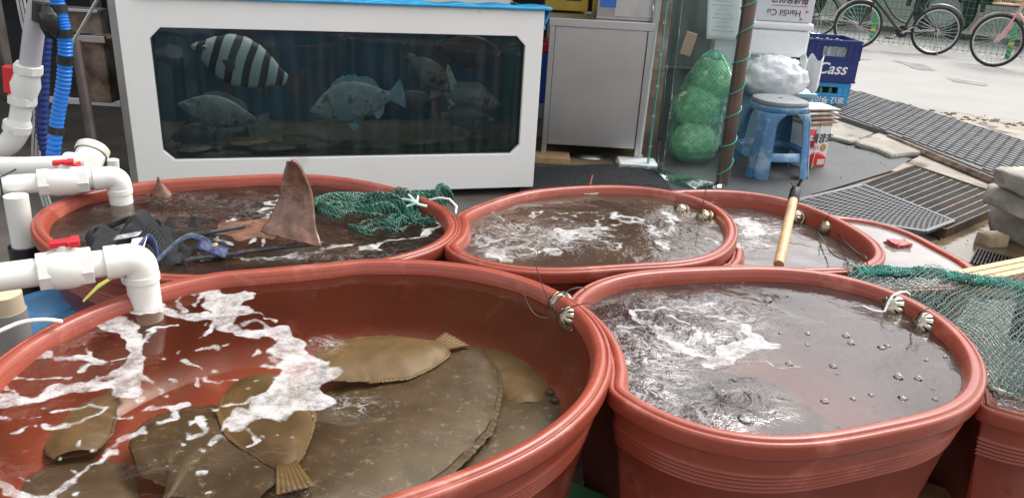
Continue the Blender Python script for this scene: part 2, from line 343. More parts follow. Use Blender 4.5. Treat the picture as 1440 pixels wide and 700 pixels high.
# ---- stones on the right
def rock(name, c, d, seed, m, rz=0, fine=.12):
    v = []; n = 14; mb = MB(); rr = Matrix.Rotation(rz, 3, 'Z')
    vs = []; fs = []
    for i in range(n+1):
        th = math.pi*i/n
        for j in range(2*n):
            a = math.pi*j/n; p = Vector((math.sin(th)*math.cos(a), math.sin(th)*math.sin(a), math.cos(th)))
            e = .32; q = Vector([math.copysign(abs(c_)**e, c_) for c_ in p]); q = q*(1+fine*mn.noise(q*1.3+Vector((seed, 0, 0))) + fine*.5*mn.noise(q*4+Vector((0, seed, 0)))) 
            vs.append(rr @ Vector((q.x*d[0]/2, q.y*d[1]/2, q.z*d[2]/2)))
    for i in range(n):
        for j in range(2*n): fs.append((i*2*n+j, (i+1)*2*n+j, (i+1)*2*n+(j+1) % (2*n), i*2*n+(j+1) % (2*n)))
    mb.add(vs, fs, True); o = mb.obj(name, m); o.location = c; return o
m_stone = mat('stone', (.33, .305, .26), .9, var=.25, vs=9, bump=.8, bs=25, detail=8, dirt=(.2, .185, .155), ds=6, dt=.55)
def stone_at(px, py, zc, d, seed, lab, rz=0, m=m_stone, nm='stone_block', cat='stone', grp='stone blocks stacked by the drain'):
    o = rock(nm, oz(px, py, zc), d, seed, m, rz); return tag(o, lab, cat, grp)
stone_at(1462, 312, .09, (.36, .3, .18), 1, 'rounded grey stone at the bottom of the stack right of the grate', .3)
stone_at(1456, 284, .245, (.32, .3, .10), 2, 'flat grey stone in the middle of the stack by the grate', .2)
stone_at(1464, 258, .345, (.29, .27, .09), 3, 'square grey brick topmost of the stone stack by the grate', .15)
stone_at(1395, 337, .03, (.12, .09, .065), 5, 'small worn tan brick lying alone beside the rusty grate', .3, mat('tan_brick', (.36, .27, .18), .9, var=.25, vs=14, bump=.6, bs=40), 'brick', 'brick', None)
# ---- wooden board, right edge
bo = thing('wooden_board', 'pale slatted wooden board lying at the right edge above the netted tub', 'board', oz(1440, 388, .40))
p0, p1 = oz(1352, 402, .46), oz(1520, 366, .46); d = (p1-p0).normalized(); s_ = Vector((-d.y, d.x, 0)); mmx = Matrix((d, s_, Vector((0, 0, 1)))).transposed()
for k in range(3): MB().box((p0+p1)/2+s_*(.026*k)-bo.location, ((p1-p0).length, .022, .018), mmx).obj('slat', mat('pale_wood', (.44, .31, .17), .6, var=.12, vs=30, bump=.2, bs=80), bo, bevel=.002)
MB().box((p0+p1)/2+s_*.033+Vector((0, 0, -.021))-bo.location, ((p1-p0).length*.98, .09, .016), mmx).obj('backing', m_wood, bo)
MB().box((p0+p1)/2+s_*.03+Vector((.12, 0, -.235))-bo.location, (.05, .07, .41), mmx).obj('support', m_wood, bo)
# ================================================================== BUILDING
sh = thing('shop_building', 'dark shop front behind the fish tank and steel cabinet', 'building', (-1.5, 6, 0))
def bpart(nm, a, b_, m, **k): a = Vector(a); b_ = Vector(b_); return MB().box((a+b_)/2-sh.location, b_-a, ).obj(nm, m, sh, **k)
bpart('wall', (-6, 5.6, 0), (1.05, 5.8, 4.6), m_dark)  # height raised out of view to darken reflections in the tub water
bpart('wall', (-6.2, 2.9, 0), (-6, 5.6, 4.6), m_dark)
bpart('roof', (-6.2, 5.3, 4.6), (1.2, 6.2, 4.7), mat('roof_sheet', (.1, .1, .1), .7))
for k in range(8): bpart('panel_strip', (-5.6+k*.85, 5.56, .1), (-5.52+k*.85, 5.598, 4.5), mat('strip_metal', (.07, .07, .07), .6))
bpart('shelf', (-3, 5.0, .95), (-.2, 5.59, 1.0), m_rust)
aw = thing('unseen_awning', 'dark tarpaulin awning added out of view to darken reflections in the tub water', 'awning', (-2, 4.9, 2.2))  # unseen awning, added for its dark reflection in the tub water
MB().grid(lambda u, v: Vector((-4+u*7.55, -.75+v*1.4, -.12+v*.45+.03*math.sin(u*60)*(1-v))), 120, 10).obj('tarpaulin', mat('unseen_cloth', (.035, .05, .045), .75, var=.3, vs=4), aw, solid=.01)
MB().grid(lambda u, v: Vector((-4+u*7.55, -.76+.012*math.sin(u*70), -.12-v*.22)), 120, 3).obj('front_flap', MATS['unseen_cloth'], aw, solid=.008)
for xx in (-3.9, -1.4, 1.1, 3.5): MB().tube([(xx, -.74, -.13), (xx, .66, .31)], .018, 8).obj('rafter', m_steel, aw)
# ================================================================== TUBS
def fit_closed(pts, K=4, N=160, lam=2e-4):
    P = np.array([[p.x, p.y] for p in pts]); c = np.array([(P[:, 0].min()+P[:, 0].max())/2, (P[:, 1].min()+P[:, 1].max())/2])
    d = P-c; th = np.arctan2(d[:, 1], d[:, 0]); r_ = np.hypot(d[:, 0], d[:, 1])
    def B(t): return np.stack([np.ones_like(t)]+[f(k*t) for k in range(1, K+1) for f in (np.cos, np.sin)], 1)
    reg = np.diag([0]+[lam*len(pts)*k**3 for k in range(1, K+1) for _ in (0, 1)])
    A = B(th); co = np.linalg.solve(A.T@A+reg, A.T@r_)
    T = np.linspace(0, 2*np.pi, N, endpoint=False); rr = B(T)@co
    return c, np.stack([c[0]+rr*np.cos(T), c[1]+rr*np.sin(T)], 1)
def offset(cv, d):
    t = np.roll(cv, -1, 0)-np.roll(cv, 1, 0); t /= np.linalg.norm(t, axis=1)[:, None]; n = np.stack([-t[:, 1], t[:, 0]], 1)   # ccw curve: inward normal
    for _ in range(6): n = (np.roll(n, 1, 0)+2*n+np.roll(n, -1, 0)); n /= np.linalg.norm(n, axis=1)[:, None]
    return cv+n*d
TUBS = {}
def tub(key, px, z, label, floor, wz, K=4):
    c, cv = fit_closed([oz(x, y, z) for x, y in px], K); N = len(cv)
    for _ in range(3):
        for o_ in TUBS.values():
            oc = offset(o_['cv'], -.001); pl_ = [(a, b_) for a, b_ in oc]
            for i in range(N):
                if inpoly(cv[i], pl_): cv[i] = oc[np.argmin(((oc-cv[i])**2).sum(1))]
        cv = (np.roll(cv, 1, 0)+2*cv+np.roll(cv, -1, 0))/4
    t = thing('rubber_tub', label, 'tub', (c[0], c[1], 0), 'red brown rubber tubs of the fish stall'); cl = cv-c
    def loft(prof, name, m, capend=False):
        vs = []; fs = []
        for (d, zz) in prof:
            q = offset(cl, d); vs += [(a, b_, zz) for a, b_ in q]
        for i in range(len(prof)-1):
            for j in range(N): fs.append((i*N+j, i*N+(j+1) % N, (i+1)*N+(j+1) % N, (i+1)*N+j))
        if capend: fs.append(tuple((len(prof)-1)*N+j for j in range(N))[::-1])
        return MB().add(vs, fs, True).obj(name, m, t, ang=75)
    H = z-.012
    out = [(.008, H-.024), (.013, H-.045), (.015, H-.06)]
    for k in range(5): zz = H-.066-k*.0085; out += [(.0155+k*.0018, zz), (.0130+k*.0018, zz-.002), (.0130+k*.0018, zz-.0035), (.0165+k*.0018, zz-.0055)]
    out += [(.045, H-.24), (.075, .05), (.085, .035), (.11, .03)]
    def wall(z_): return .032+.004*min(1, max(0, (H-.006-z_)/.03))+.16*max(0, H-.036-z_)
    inn = [(.0295, H-.005), (.0315, H-.009)]+[(wall(q), q) for q in (H-.016, H-.036, (H+floor)/2, floor+.05)]+[(wall(floor)+.012, floor+.015), (wall(floor)+.04, floor)]
    loft(out[::-1], 'body', m_tub, False)
    bo_ = [(.11, .03), (.2, .03)]
    loft(inn, 'inner_wall', m_tub, True)
    lip = [(.010, H-.024), (.002, H-.028), (-.001, H-.027), (-.002, H-.024), (-.002, H-.0045), (-.0012, H-.001), (.001, H+.0015), (.004, H+.0022), (.0065, H+.0018), (.0072, H+.0004), (.0086, H+.0004), (.0093, H+.0022), (.011, H+.0042), (.016, H+.0050), (.022, H+.0044), (.0255, H+.0022), (.028, H-.002), (.030, H-.006)]
    loft(lip, 'rim', m_tub)
    for o in t.children:
        for p in o.data.polygons: p.use_smooth = True
    TUBS[key] = dict(t=t, c=c, cv=cv, z=z, wz=wz, wc=offset(cv, wall(wz)-.002), floor=floor); return t
PA = [(40, 310), (52, 290), (90, 272), (150, 258), (225, 248), (290, 243), (350, 241), (440, 241), (530, 252), (600, 272), (635, 295), (642, 313), (630, 335), (600, 352), (514, 367), (430, 376), (316, 387), (225, 386), (150, 374), (90, 352), (55, 332)]
PB = [(622, 350), (632, 312), (660, 285), (720, 268), (800, 257), (880, 256), (950, 264), (1000, 280), (1030, 302), (1040, 322), (1030, 345), (980, 361), (900, 373), (800, 376), (720, 370), (655, 360)]
PC = [(862, 500), (850, 545), (800, 592), (720, 640), (640, 677), (560, 705), (400, 745), (200, 775), (60, 765), (-40, 720), (-85, 650), (-80, 580), (0, 490), (50, 457), (120, 426), (220, 393), (330, 371), (450, 360), (540, 357), (650, 364), (740, 382), (800, 410), (845, 452)]
PD = [(803, 405), (850, 385), (920, 373), (1000, 368), (1080, 368), (1160, 376), (1240, 395), (1300, 420), (1350, 455), (1380, 490), (1391, 525), (1376, 558), (1310, 584), (1230, 604), (1150, 617), (1050, 614), (960, 592), (880, 558), (830, 520), (800, 460)]
PE = [(880, 275), (955, 264), (1000, 261), (1060, 266), (1120, 279), (1180, 301), (1225, 327), (1247, 352), (1232, 368), (1180, 377), (1090, 376), (1000, 366), (900, 340), (870, 300)]
PF = [(1110, 305), (1160, 299), (1200, 301), (1250, 311), (1300, 330), (1350, 356), (1380, 378), (1375, 395), (1300, 402), (1200, 400), (1130, 380), (1095, 340)]
PG = [(1230, 430), (1210, 400), (1250, 384), (1330, 384), (1440, 396), (1560, 425), (1660, 480), (1680, 530), (1620, 575), (1520, 592), (1440, 583), (1377, 562), (1300, 520), (1255, 475)]
tub('A', PA, .54, 'long red brown tub holding a skate fin and nets, in front of the fish tank', .33, .505)
tub('B', PB, .54, 'middle red brown tub with foamy water, right of the tub with the skate fin', .33, .51)
tub('C', PC, .56, 'largest red brown tub with clear water and brown flatfish in the left foreground', .375, .528, 5)
tub('D', PD, .54, 'front red brown tub with grey reflecting water and two slotted strainers', .33, .505, 5)
tub('E', PE, .505, 'red brown tub with the wooden net handle leaning across it', .3, .45)
tub('F', PF, .465, 'brimful red brown tub of milky grey water beside the perforated mat', .3, .448)
tub('G', PG, .49, 'red brown tub at the right edge covered by green netting', .3, .465)
# ------------------------------------------------------------------ water
def water_mat(name, tint, turb, tcol, ripple, ior=1.40):
    m = bpy.data.materials.new(name); m.use_nodes = True; n = m.node_tree; n.nodes.clear(); N = n.nodes.new; L = n.links.new
    o = N('ShaderNodeOutputMaterial'); t = N('ShaderNodeTexCoord')
    af = N('ShaderNodeAttribute'); af.attribute_name = 'foam'; ac = N('ShaderNodeAttribute'); ac.attribute_name = 'churn_glint'
    def noise(sc, det=4, ro=.55, vec=None, dist=0):
        q = N('ShaderNodeTexNoise'); q.inputs['Scale'].default_value = sc; q.inputs['Detail'].default_value = det; q.inputs['Roughness'].default_value = ro; q.inputs['Distortion'].default_value = dist
        L(vec or t.outputs['Object'], q.inputs['Vector']); return q.outputs['Fac']
    def mth(op, a, b_=0., c=None):
        q = N('ShaderNodeMath'); q.operation = op
        for i, v in enumerate((a, b_) if c is None else (a, b_, c)):
            if isinstance(v, (int, float)): q.inputs[i].default_value = v
            else: L(v, q.inputs[i])
        return q.outputs[0]
    def mr(x, a, b_, c=0., d=1.):
        q = N('ShaderNodeMapRange'); q.interpolation_type = 'SMOOTHSTEP'; L(x, q.inputs[0])
        for i, v in zip((1, 2, 3, 4), (a, b_, c, d)): q.inputs[i].default_value = v
        return q.outputs[0]
    # height: slow swell + ripples, both stronger where the water churns
    n1 = noise(5, 2); n2 = noise(22, 4, .55, None, .9); n3 = noise(75, 3)
    amp = mth('ADD', ripple, mth('MULTIPLY', ac.outputs['Fac'], 2.2))
    h = mth('ADD', mth('MULTIPLY', n1, .35), mth('MULTIPLY', mth('MULTIPLY', n2, amp), .5)); h = mth('ADD', h, mth('MULTIPLY', mth('MULTIPLY', n3, ac.outputs['Fac']), .35))
    bu = N('ShaderNodeBump'); bu.inputs['Strength'].default_value = .5; bu.inputs['Distance'].default_value = .02; L(h, bu.inputs['Height'])
    tr = N('ShaderNodeBsdfTransparent'); tr.inputs[0].default_value = (*tint, 1)
    # brown body of silty water: patchy
    df = N('ShaderNodeBsdfDiffuse'); df.inputs[0].default_value = (*tcol, 1)
    mb = N('ShaderNodeMixShader'); L(mth('MULTIPLY', mr(noise(3.2, 5), .3, .7, .6, 1.25), turb), mb.inputs[0]); L(tr.outputs[0], mb.inputs[1]); L(df.outputs[0], mb.inputs[2])
    gl = N('ShaderNodeBsdfGlossy'); gl.inputs['Roughness'].default_value = .015; L(bu.outputs[0], gl.inputs['Normal'])
    fr = N('ShaderNodeFresnel'); fr.inputs[0].default_value = ior; L(bu.outputs[0], fr.inputs['Normal'])
    ms = N('ShaderNodeMixShader'); L(fr.outputs[0], ms.inputs[0]); L(mb.outputs[0], ms.inputs[1]); L(gl.outputs[0], ms.inputs[2])
    # foam: attribute edge broken by noise; churned zones carry lacy bubbles, which pass for sky glints in tub C
    vo = N('ShaderNodeTexVoronoi'); vo.feature = 'DISTANCE_TO_EDGE'; vo.inputs['Scale'].default_value = 26
    mp = N('ShaderNodeVectorMath'); mp.operation = 'ADD'; nz = N('ShaderNodeTexNoise'); nz.inputs['Scale'].default_value = 9; nz.inputs['Detail'].default_value = 4; L(t.outputs['Object'], nz.inputs['Vector'])
    sc = N('ShaderNodeVectorMath'); sc.operation = 'SCALE'; sc.inputs['Scale'].default_value = .16; L(nz.outputs['Color'], sc.inputs[0]); L(t.outputs['Object'], mp.inputs[0]); L(sc.outputs[0], mp.inputs[1]); L(mp.outputs[0], vo.inputs['Vector'])
    nf = noise(34, 6, .65); edge = mth('ADD', af.outputs['Fac'], mth('MULTIPLY', mth('SUBTRACT', nf, .5), 1.5))
    f1 = mr(edge, .40, .85)
    rd1 = noise(13, 6, .62, None, 1.6); ridge = mth('ABSOLUTE', mth('SUBTRACT', rd1, .5)); rd2 = mth('ABSOLUTE', mth('SUBTRACT', noise(31, 5, .65, None, 1.2), .5))
    lace = mth('MAXIMUM', mr(ridge, .004, .030, 1., 0.), mth('MULTIPLY', mr(rd2, .004, .035, 1., 0.), .6)); lace = mth('MULTIPLY', mth('MULTIPLY', lace, mr(noise(7, 4, .6), .40, .58)), mr(ac.outputs['Fac'], .15, .7))
    spk = mth('MULTIPLY', mr(noise(120, 3, .6), .60, .66), mth('MULTIPLY', ac.outputs['Fac'], mr(noise(12, 3), .45, .6)))
    thin = mr(noise(22, 7, .8), .38, .60, .30, .90)
    v2 = N('ShaderNodeTexVoronoi'); v2.inputs['Scale'].default_value = 260; L(t.outputs['Object'], v2.inputs['Vector'])
    fo = mth('MAXIMUM', mth('MULTIPLY', f1, thin), mth('MAXIMUM', mth('MULTIPLY', lace, .6), mth('MULTIPLY', spk, .5)))
    fd = N('ShaderNodeBsdfPrincipled'); fd.inputs['Base Color'].default_value = (.47, .455, .445, 1); fd.inputs['Roughness'].default_value = .35
    b2 = N('ShaderNodeBump'); b2.inputs['Strength'].default_value = .3; b2.inputs['Distance'].default_value = .002; L(mth('ADD', v2.outputs['Distance'], nf), b2.inputs['Height']); L(b2.outputs[0], fd.inputs['Normal'])
    mf = N('ShaderNodeMixShader'); L(fo, mf.inputs[0]); L(ms.outputs[0], mf.inputs[1]); L(fd.outputs[0], mf.inputs[2]); L(mf.outputs[0], o.inputs[0])
    return m
def vnoise(x, y, seed=0):
    r_ = np.random.RandomState(seed).rand(64, 64); xi = np.floor(x).astype(int); yi = np.floor(y).astype(int); fx = x-xi; fy = y-yi; fx = fx*fx*(3-2*fx); fy = fy*fy*(3-2*fy)
    g = lambda a, b_: r_[a % 64, b_ % 64]
    return (g(xi, yi)*(1-fx)+g(xi+1, yi)*fx)*(1-fy)+(g(xi, yi+1)*(1-fx)+g(xi+1, yi+1)*fx)*fy-.5
def strokes_field(P, W3, strokes, warp=1.0):
    """foam strength 0..1 at the vertices seen at photo pixels P, from polylines (points, width px) bent by noise in the water plane"""
    x, y = W3[:, 0], W3[:, 1]
    wx = 26*vnoise(x*11, y*11, 1)+14*vnoise(x*30, y*30, 2)+7*vnoise(x*80, y*80, 3); wy = 16*vnoise(x*11+9, y*11, 4)+9*vnoise(x*30, y*30+5, 5)+5*vnoise(x*80, y*80, 6)
    P = P+warp*np.stack([wx, wy], 1); F_ = np.full(len(P), -9.)
    for pts, w in strokes:
        pts = np.array([(p[0], p[1]) for p in smooth_path([(a, b_, 0) for a, b_ in pts], 4)], float) if len(pts) > 2 else np.array(pts, float)
        if len(pts) == 1: pts = np.vstack([pts-[w*.3, 0], pts+[w*.3, 0]])
        lo = pts.min(0)-w*2-40; hi = pts.max(0)+w*2+40; m = np.where((P > lo).all(1) & (P < hi).all(1))[0]
        if not len(m): continue
        Q = P[m]; d = np.full(len(Q), 1e9)
        for a, b_ in zip(pts[:-1], pts[1:]):
            ab = b_-a; t = np.clip(((Q-a)@ab)/(ab@ab+1e-9), 0, 1); q = Q-(a+t[:, None]*ab); q[:, 1] *= 1.5; d = np.minimum(d, np.hypot(q[:, 0], q[:, 1]))
        h = w*.78*(1+1.5*vnoise(x[m]*22+3, y[m]*22, 7)); F_[m] = np.maximum(F_[m], (h-d)/5.0)
    return np.clip(.5+F_*.5, 0, 1.4)
def water(key, m, foam=(), churn_glint=(), rings=150, N=420, amp=.0012, seed=0, warp=1.0):
    T = TUBS[key]; cv = T['wc']; c = T['c']; n0 = len(cv); idx = np.linspace(0, n0, N, endpoint=False); i0 = idx.astype(int); fr = (idx-i0)[:, None]
    out = cv[i0 % n0]*(1-fr)+cv[(i0+1) % n0]*fr; rr = np.sqrt(np.linspace(0.00001, 1, rings))
    P = c+(out[None]-c)*rr[:, None, None]; P = P.reshape(-1, 2); P3 = np.concatenate([P, np.full((len(P), 1), T['wz'])], 1)
    px = proj_np(P3); fo = strokes_field(px, P, foam, warp) if foam else np.zeros(len(P)); chn = np.zeros(len(P))
    for (cx, cy, rx, ry, s_) in churn_glint:
        chn = np.maximum(chn, s_*np.clip(1.3-np.hypot((px[:, 0]-cx)/rx, (px[:, 1]-cy)/ry), 0, 1))
    x, y = P[:, 0], P[:, 1]; hh = amp*(np.sin(x*31+2*np.sin(y*17)+seed)+np.sin(y*43+x*13+1.5*np.sin(x*23)))*(.35+1.8*chn)
    vs = [(a-c[0], b_-c[1], T['wz']+h_) for a, b_, h_ in zip(x, y, hh)]
    fs = [(i*N+j, i*N+(j+1) % N, (i+1)*N+(j+1) % N, (i+1)*N+j) for i in range(rings-1) for j in range(N)]
    fs = [f[::1] for f in fs]+[tuple(range(N))[::-1]]
    mb = MB().add(vs, fs, True); o = mb.obj('water', m, T['t'], ang=180)
    me = o.data
    # normals up
    if me.polygons[0].normal.z < 0: me.flip_normals()
    for nm, arr in (('foam', fo), ('churn_glint', chn)):
        at_ = me.attributes.new(nm, 'FLOAT', 'POINT'); at_.data.foreach_set('value', arr.astype(np.float32))
    return o
def cc(pts, ox, oy_, s_): return [(ox+x*s_, oy_+y*s_) for x, y in pts]
fc = []
def FC(pts, w): fc.append((cc(pts, 0, 360, .486), w*.486*(.95 if w < 30 else 1.15)))
FC([(440, 135), (380, 130), (300, 145), (180, 195), (80, 260), (10, 300)], 34)
FC([(470, 150), (500, 165), (560, 165), (620, 175), (600, 215)], 20)
FC([(290, 180), (340, 195), (385, 225), (400, 270), (385, 320), (350, 350), (360, 390)], 34); FC([(380, 340), (425, 360)], 20)
FC([(400, 260), (440, 240), (480, 215), (520, 203)], 14); FC([(180, 195), (260, 185), (330, 200)], 16)
FC([(20, 292), (120, 283), (230, 288), (300, 300), (370, 290)], 16); FC([(220, 330), (270, 310), (330, 312)], 12); FC([(240, 250), (255, 285), (285, 300)], 10)
FC([(350, 352), (270, 362), (200, 375), (140, 395), (90, 412), (10, 405)], 18); FC([(0, 318), (60, 350), (140, 350), (200, 345)], 9)
FC([(0, 372), (50, 390), (40, 415)], 9); FC([(0, 448), (60, 455), (110, 462)], 8); FC([(30, 510), (70, 492), (90, 495)], 8)
FC([(600, 118), (660, 122), (680, 128), (650, 160), (650, 205), (700, 225), (770, 232), (830, 255), (875, 285), (895, 320)], 34)
FC([(820, 250), (880, 300), (895, 360), (870, 410), (820, 440), (770, 470), (700, 495)], 62); FC([(850, 320), (860, 390)], 66); FC([(700, 470), (740, 480), (780, 450)], 40)
FC([(540, 112), (575, 100), (560, 125)], 17); FC([(498, 75), (515, 72), (505, 98)], 17); FC([(503, 125), (515, 150)], 14)
FC([(620, 175), (660, 200)], 22); FC([(690, 150), (745, 150), (785, 172)], 14); FC([(690, 195), (735, 175), (760, 195), (765, 215)], 13)
FC([(600, 265), (635, 265)], 17); FC([(560, 290), (588, 325)], 13); FC([(628, 333)], 12); FC([(575, 350), (570, 365)], 9); FC([(490, 350), (505, 356)], 10)
FC([(600, 350), (640, 358), (685, 360)], 9); FC([(560, 265), (545, 272)], 8); FC([(740, 277)], 11); FC([(760, 320), (850, 322)], 9)
FC([(400, 455), (450, 435), (500, 440), (550, 428)], 20); FC([(480, 440), (510, 465), (460, 495)], 15); FC([(445, 380), (450, 392)], 9)
FC([(120, 492), (190, 497), (250, 475), (300, 445), (260, 430), (200, 440), (150, 450)], 18); FC([(330, 485), (365, 485)], 10); FC([(400, 410), (380, 425)], 12)
FC([(345, 545), (390, 528), (425, 515)], 10); FC([(160, 682), (200, 650), (240, 622), (280, 590), (340, 562)], 13); FC([(230, 605)], 12); FC([(232, 538)], 13)
FC([(550, 530), (600, 518), (590, 475)], 20); FC([(560, 488), (605, 478)], 12); FC([(610, 562), (650, 537)], 17); FC([(575, 632), (610, 632)], 20); FC([(585, 576)], 12); FC([(535, 550)], 12)
FC([(725, 520), (740, 545), (725, 560)], 16); FC([(640, 428), (700, 425), (740, 410)], 10); FC([(660, 490), (655, 520)], 10); FC([(620, 440)], 9); FC([(610, 695), (630, 690)], 12)
FC([(0, 640), (40, 665), (90, 685), (160, 692)], 22); FC([(85, 627)], 9); FC([(187, 575)], 9); FC([(95, 555), (75, 560)], 6)
for k in range(70): x, y = rng.uniform(0, 900), rng.uniform(150, 690); fc.append(([(x*.486, 360+y*.486)], rng.uniform(1.5, 3.6)))
w_C = water_mat('water_clear', (.985, .95, .88), .05, (.15, .095, .045), .30, 1.34)
water('C', w_C, fc, [(60, 500, 110, 90, .25), (505, 570, 62, 22, .6), (460, 484, 34, 16, .6), (430, 372, 190, 9, .3)], 190, 560, .0013)  # the two mid-tub patches paint sky glints as pale lace and ripples
fb = []
def FB(pts, w): fb.append((cc(pts, 620, 230, .3056), w*.3056*.85))
FB([(400, 230), (440, 228), (430, 240)], 14); FB([(485, 222), (540, 232), (600, 240), (690, 242), (740, 232)], 12); FB([(520, 262), (580, 268)], 8)
FB([(440, 270), (470, 300), (520, 318)], 8); FB([(700, 262), (690, 300), (735, 312)], 20); FB([(500, 335), (580, 325), (650, 322), (720, 325), (750, 335)], 26)
FB([(720, 345), (760, 372), (820, 392)], 9); FB([(750, 270), (800, 265), (870, 270), (930, 290), (990, 315), (1060, 318), (1080, 300), (1060, 265)], 24); FB([(990, 320), (1000, 350), (1040, 370)], 18)
FB([(800, 225), (770, 240), (800, 262)], 12); FB([(1040, 240), (1090, 250), (1120, 275)], 26); FB([(460, 398), (520, 400)], 20); FB([(570, 392), (620, 390)], 14); FB([(710, 385), (750, 385)], 9); FB([(790, 405), (820, 405)], 9); FB([(940, 375), (970, 378)], 6)
FB([(240, 415), (320, 415)], 20); FB([(190, 400), (230, 402)], 20); FB([(150, 360), (280, 350), (380, 355), (470, 345)], 16); FB([(330, 410), (420, 412)], 12); FB([(250, 288), (340, 310), (420, 312)], 7); FB([(1290, 350), (1230, 345)], 12)
FB([(130, 250), (190, 250)], 12); FB([(230, 240), (340, 240)], 9)
w_B = water_mat('water_brown', (.68, .56, .48), .38, (.17, .115, .08), .5, 1.7)
water('B', w_B, fb, [(735, 335, 110, 32, .9), (690, 345, 60, 20, 1), (960, 320, 60, 30, .35)], 120, 420, .0015, 3)
fd_ = []
def FD(pts, w): fd_.append((cc(pts, 780, 350, .4142), w*.4142*.85))
FD([(265, 225), (290, 250), (350, 295), (420, 340), (480, 350), (530, 365), (560, 400)], 24); FD([(270, 228), (350, 215), (420, 215), (480, 205), (520, 215)], 14)
FD([(390, 240), (430, 255), (460, 295), (480, 340)], 13); FD([(500, 235), (560, 245), (620, 275), (680, 300), (730, 330)], 16); FD([(560, 380), (620, 340), (660, 310)], 50); FD([(580, 260), (640, 290), (690, 320)], 26)
FD([(530, 400), (600, 370), (680, 345), (740, 335)], 26); FD([(490, 300), (520, 320)], 8); FD([(780, 395), (850, 397)], 10); FD([(720, 380), (750, 388)], 9)
FD([(200, 260), (260, 262)], 10); FD([(200, 365), (240, 385)], 14); FD([(310, 360), (350, 395)], 14)
w_D = water_mat('water_grey', (.74, .64, .57), .12, (.26, .19, .17), .10, 1.66)
water('D', w_D, fd_, [(895, 520, 95, 85, 1), (970, 465, 130, 62, .8), (1030, 575, 90, 38, .7), (1200, 480, 180, 110, .12), (1000, 400, 120, 20, .25)], 150, 480, .0014, 5)
fe = [(cc([(335, 210), (370, 215), (400, 240)], 920, 240, .3611), 10), (cc([(340, 290), (420, 300), (500, 310)], 920, 240, .3611), 4), (cc([(350, 250), (420, 262)], 920, 240, .3611), 5)]
w_E = water_mat('water_pale', (.72, .62, .55), .25, (.28, .22, .19), .35, 1.9)
water('E', w_E, fe, [(1070, 325, 60, 35, .8)], 90, 300, .0012, 8)
w_F = water_mat('water_milky', (.6, .55, .5), .72, (.40, .35, .33), .12, 1.7)
water('F', w_F, [], [], 60, 260, .0006, 9)
w_G = water_mat('water_bubbly', (.6, .5, .45), .5, (.25, .17, .15), .5)
water('G', w_G, [], [(1420, 480, 200, 120, .9)], 90, 300, .0012, 11)
fa = []
def FA(pts, w): fa.append((cc(pts, 40, 210, .4306), w*.4306*.85))
FA([(800, 145), (770, 170), (790, 195), (750, 215)], 14); FA([(750, 235), (735, 270), (715, 290)], 12); FA([(790, 235), (810, 262), (830, 290)], 10); FA([(680, 222), (640, 250), (620, 290), (650, 300)], 8)
FA([(560, 350), (700, 352), (850, 345), (960, 330), (1060, 310)], 12); FA([(1340, 225), (1330, 260), (1240, 300), (1100, 325)], 18); FA([(780, 285), (770, 310)], 8); FA([(860, 280), (900, 290)], 5)
w_A = water_mat('water_dark', (.62, .5, .42), .3, (.075, .05, .035), .6, 1.55)
water('A', w_A, fa, [(280, 290, 260, 60, .35), (480, 360, 150, 25, .4)], 130, 460, .0015, 2)
# bubbles on tub D
mbub = clear_mat('bubble_film', (.96, .96, .96), 1.45, .02, .02); T = TUBS['D']; wz = T['wz']
bb = MB()
for x, y in [(1080, 420), (1098, 469), (1135, 484), (1033, 533), (1047, 590), (1172, 514), (1177, 524), (1197, 480), (1240, 489), (1264, 528), (1303, 505), (1312, 545), (1180, 600), (1160, 562), (1110, 510), (1270, 560), (1330, 500), (1136, 468), (1292, 530), (1352, 520), (1015, 550), (1000, 540), (1066, 420), (1190, 470), (1248, 486), (1225, 555), (1200, 560), (1315, 560)]:
    r_ = rng.choice((.0025, .0035, .0045, .006, .0075)) if (x, y) != (1047, 590) else .013
    p = oz(x, y, wz+.001); bb.lathe([(r_*1.25, 0), (r_*1.02, r_*.12), (r_*.93, r_*.22), (r_*.72, r_*.42), (r_*.38, r_*.55), (.0002, r_*.59)], (p.x-T['c'][0], p.y-T['c'][1], p.z), 14)
bo2 = bb.obj('bubbles', mbub, T['t']); bo2['kind'] = 'stuff'
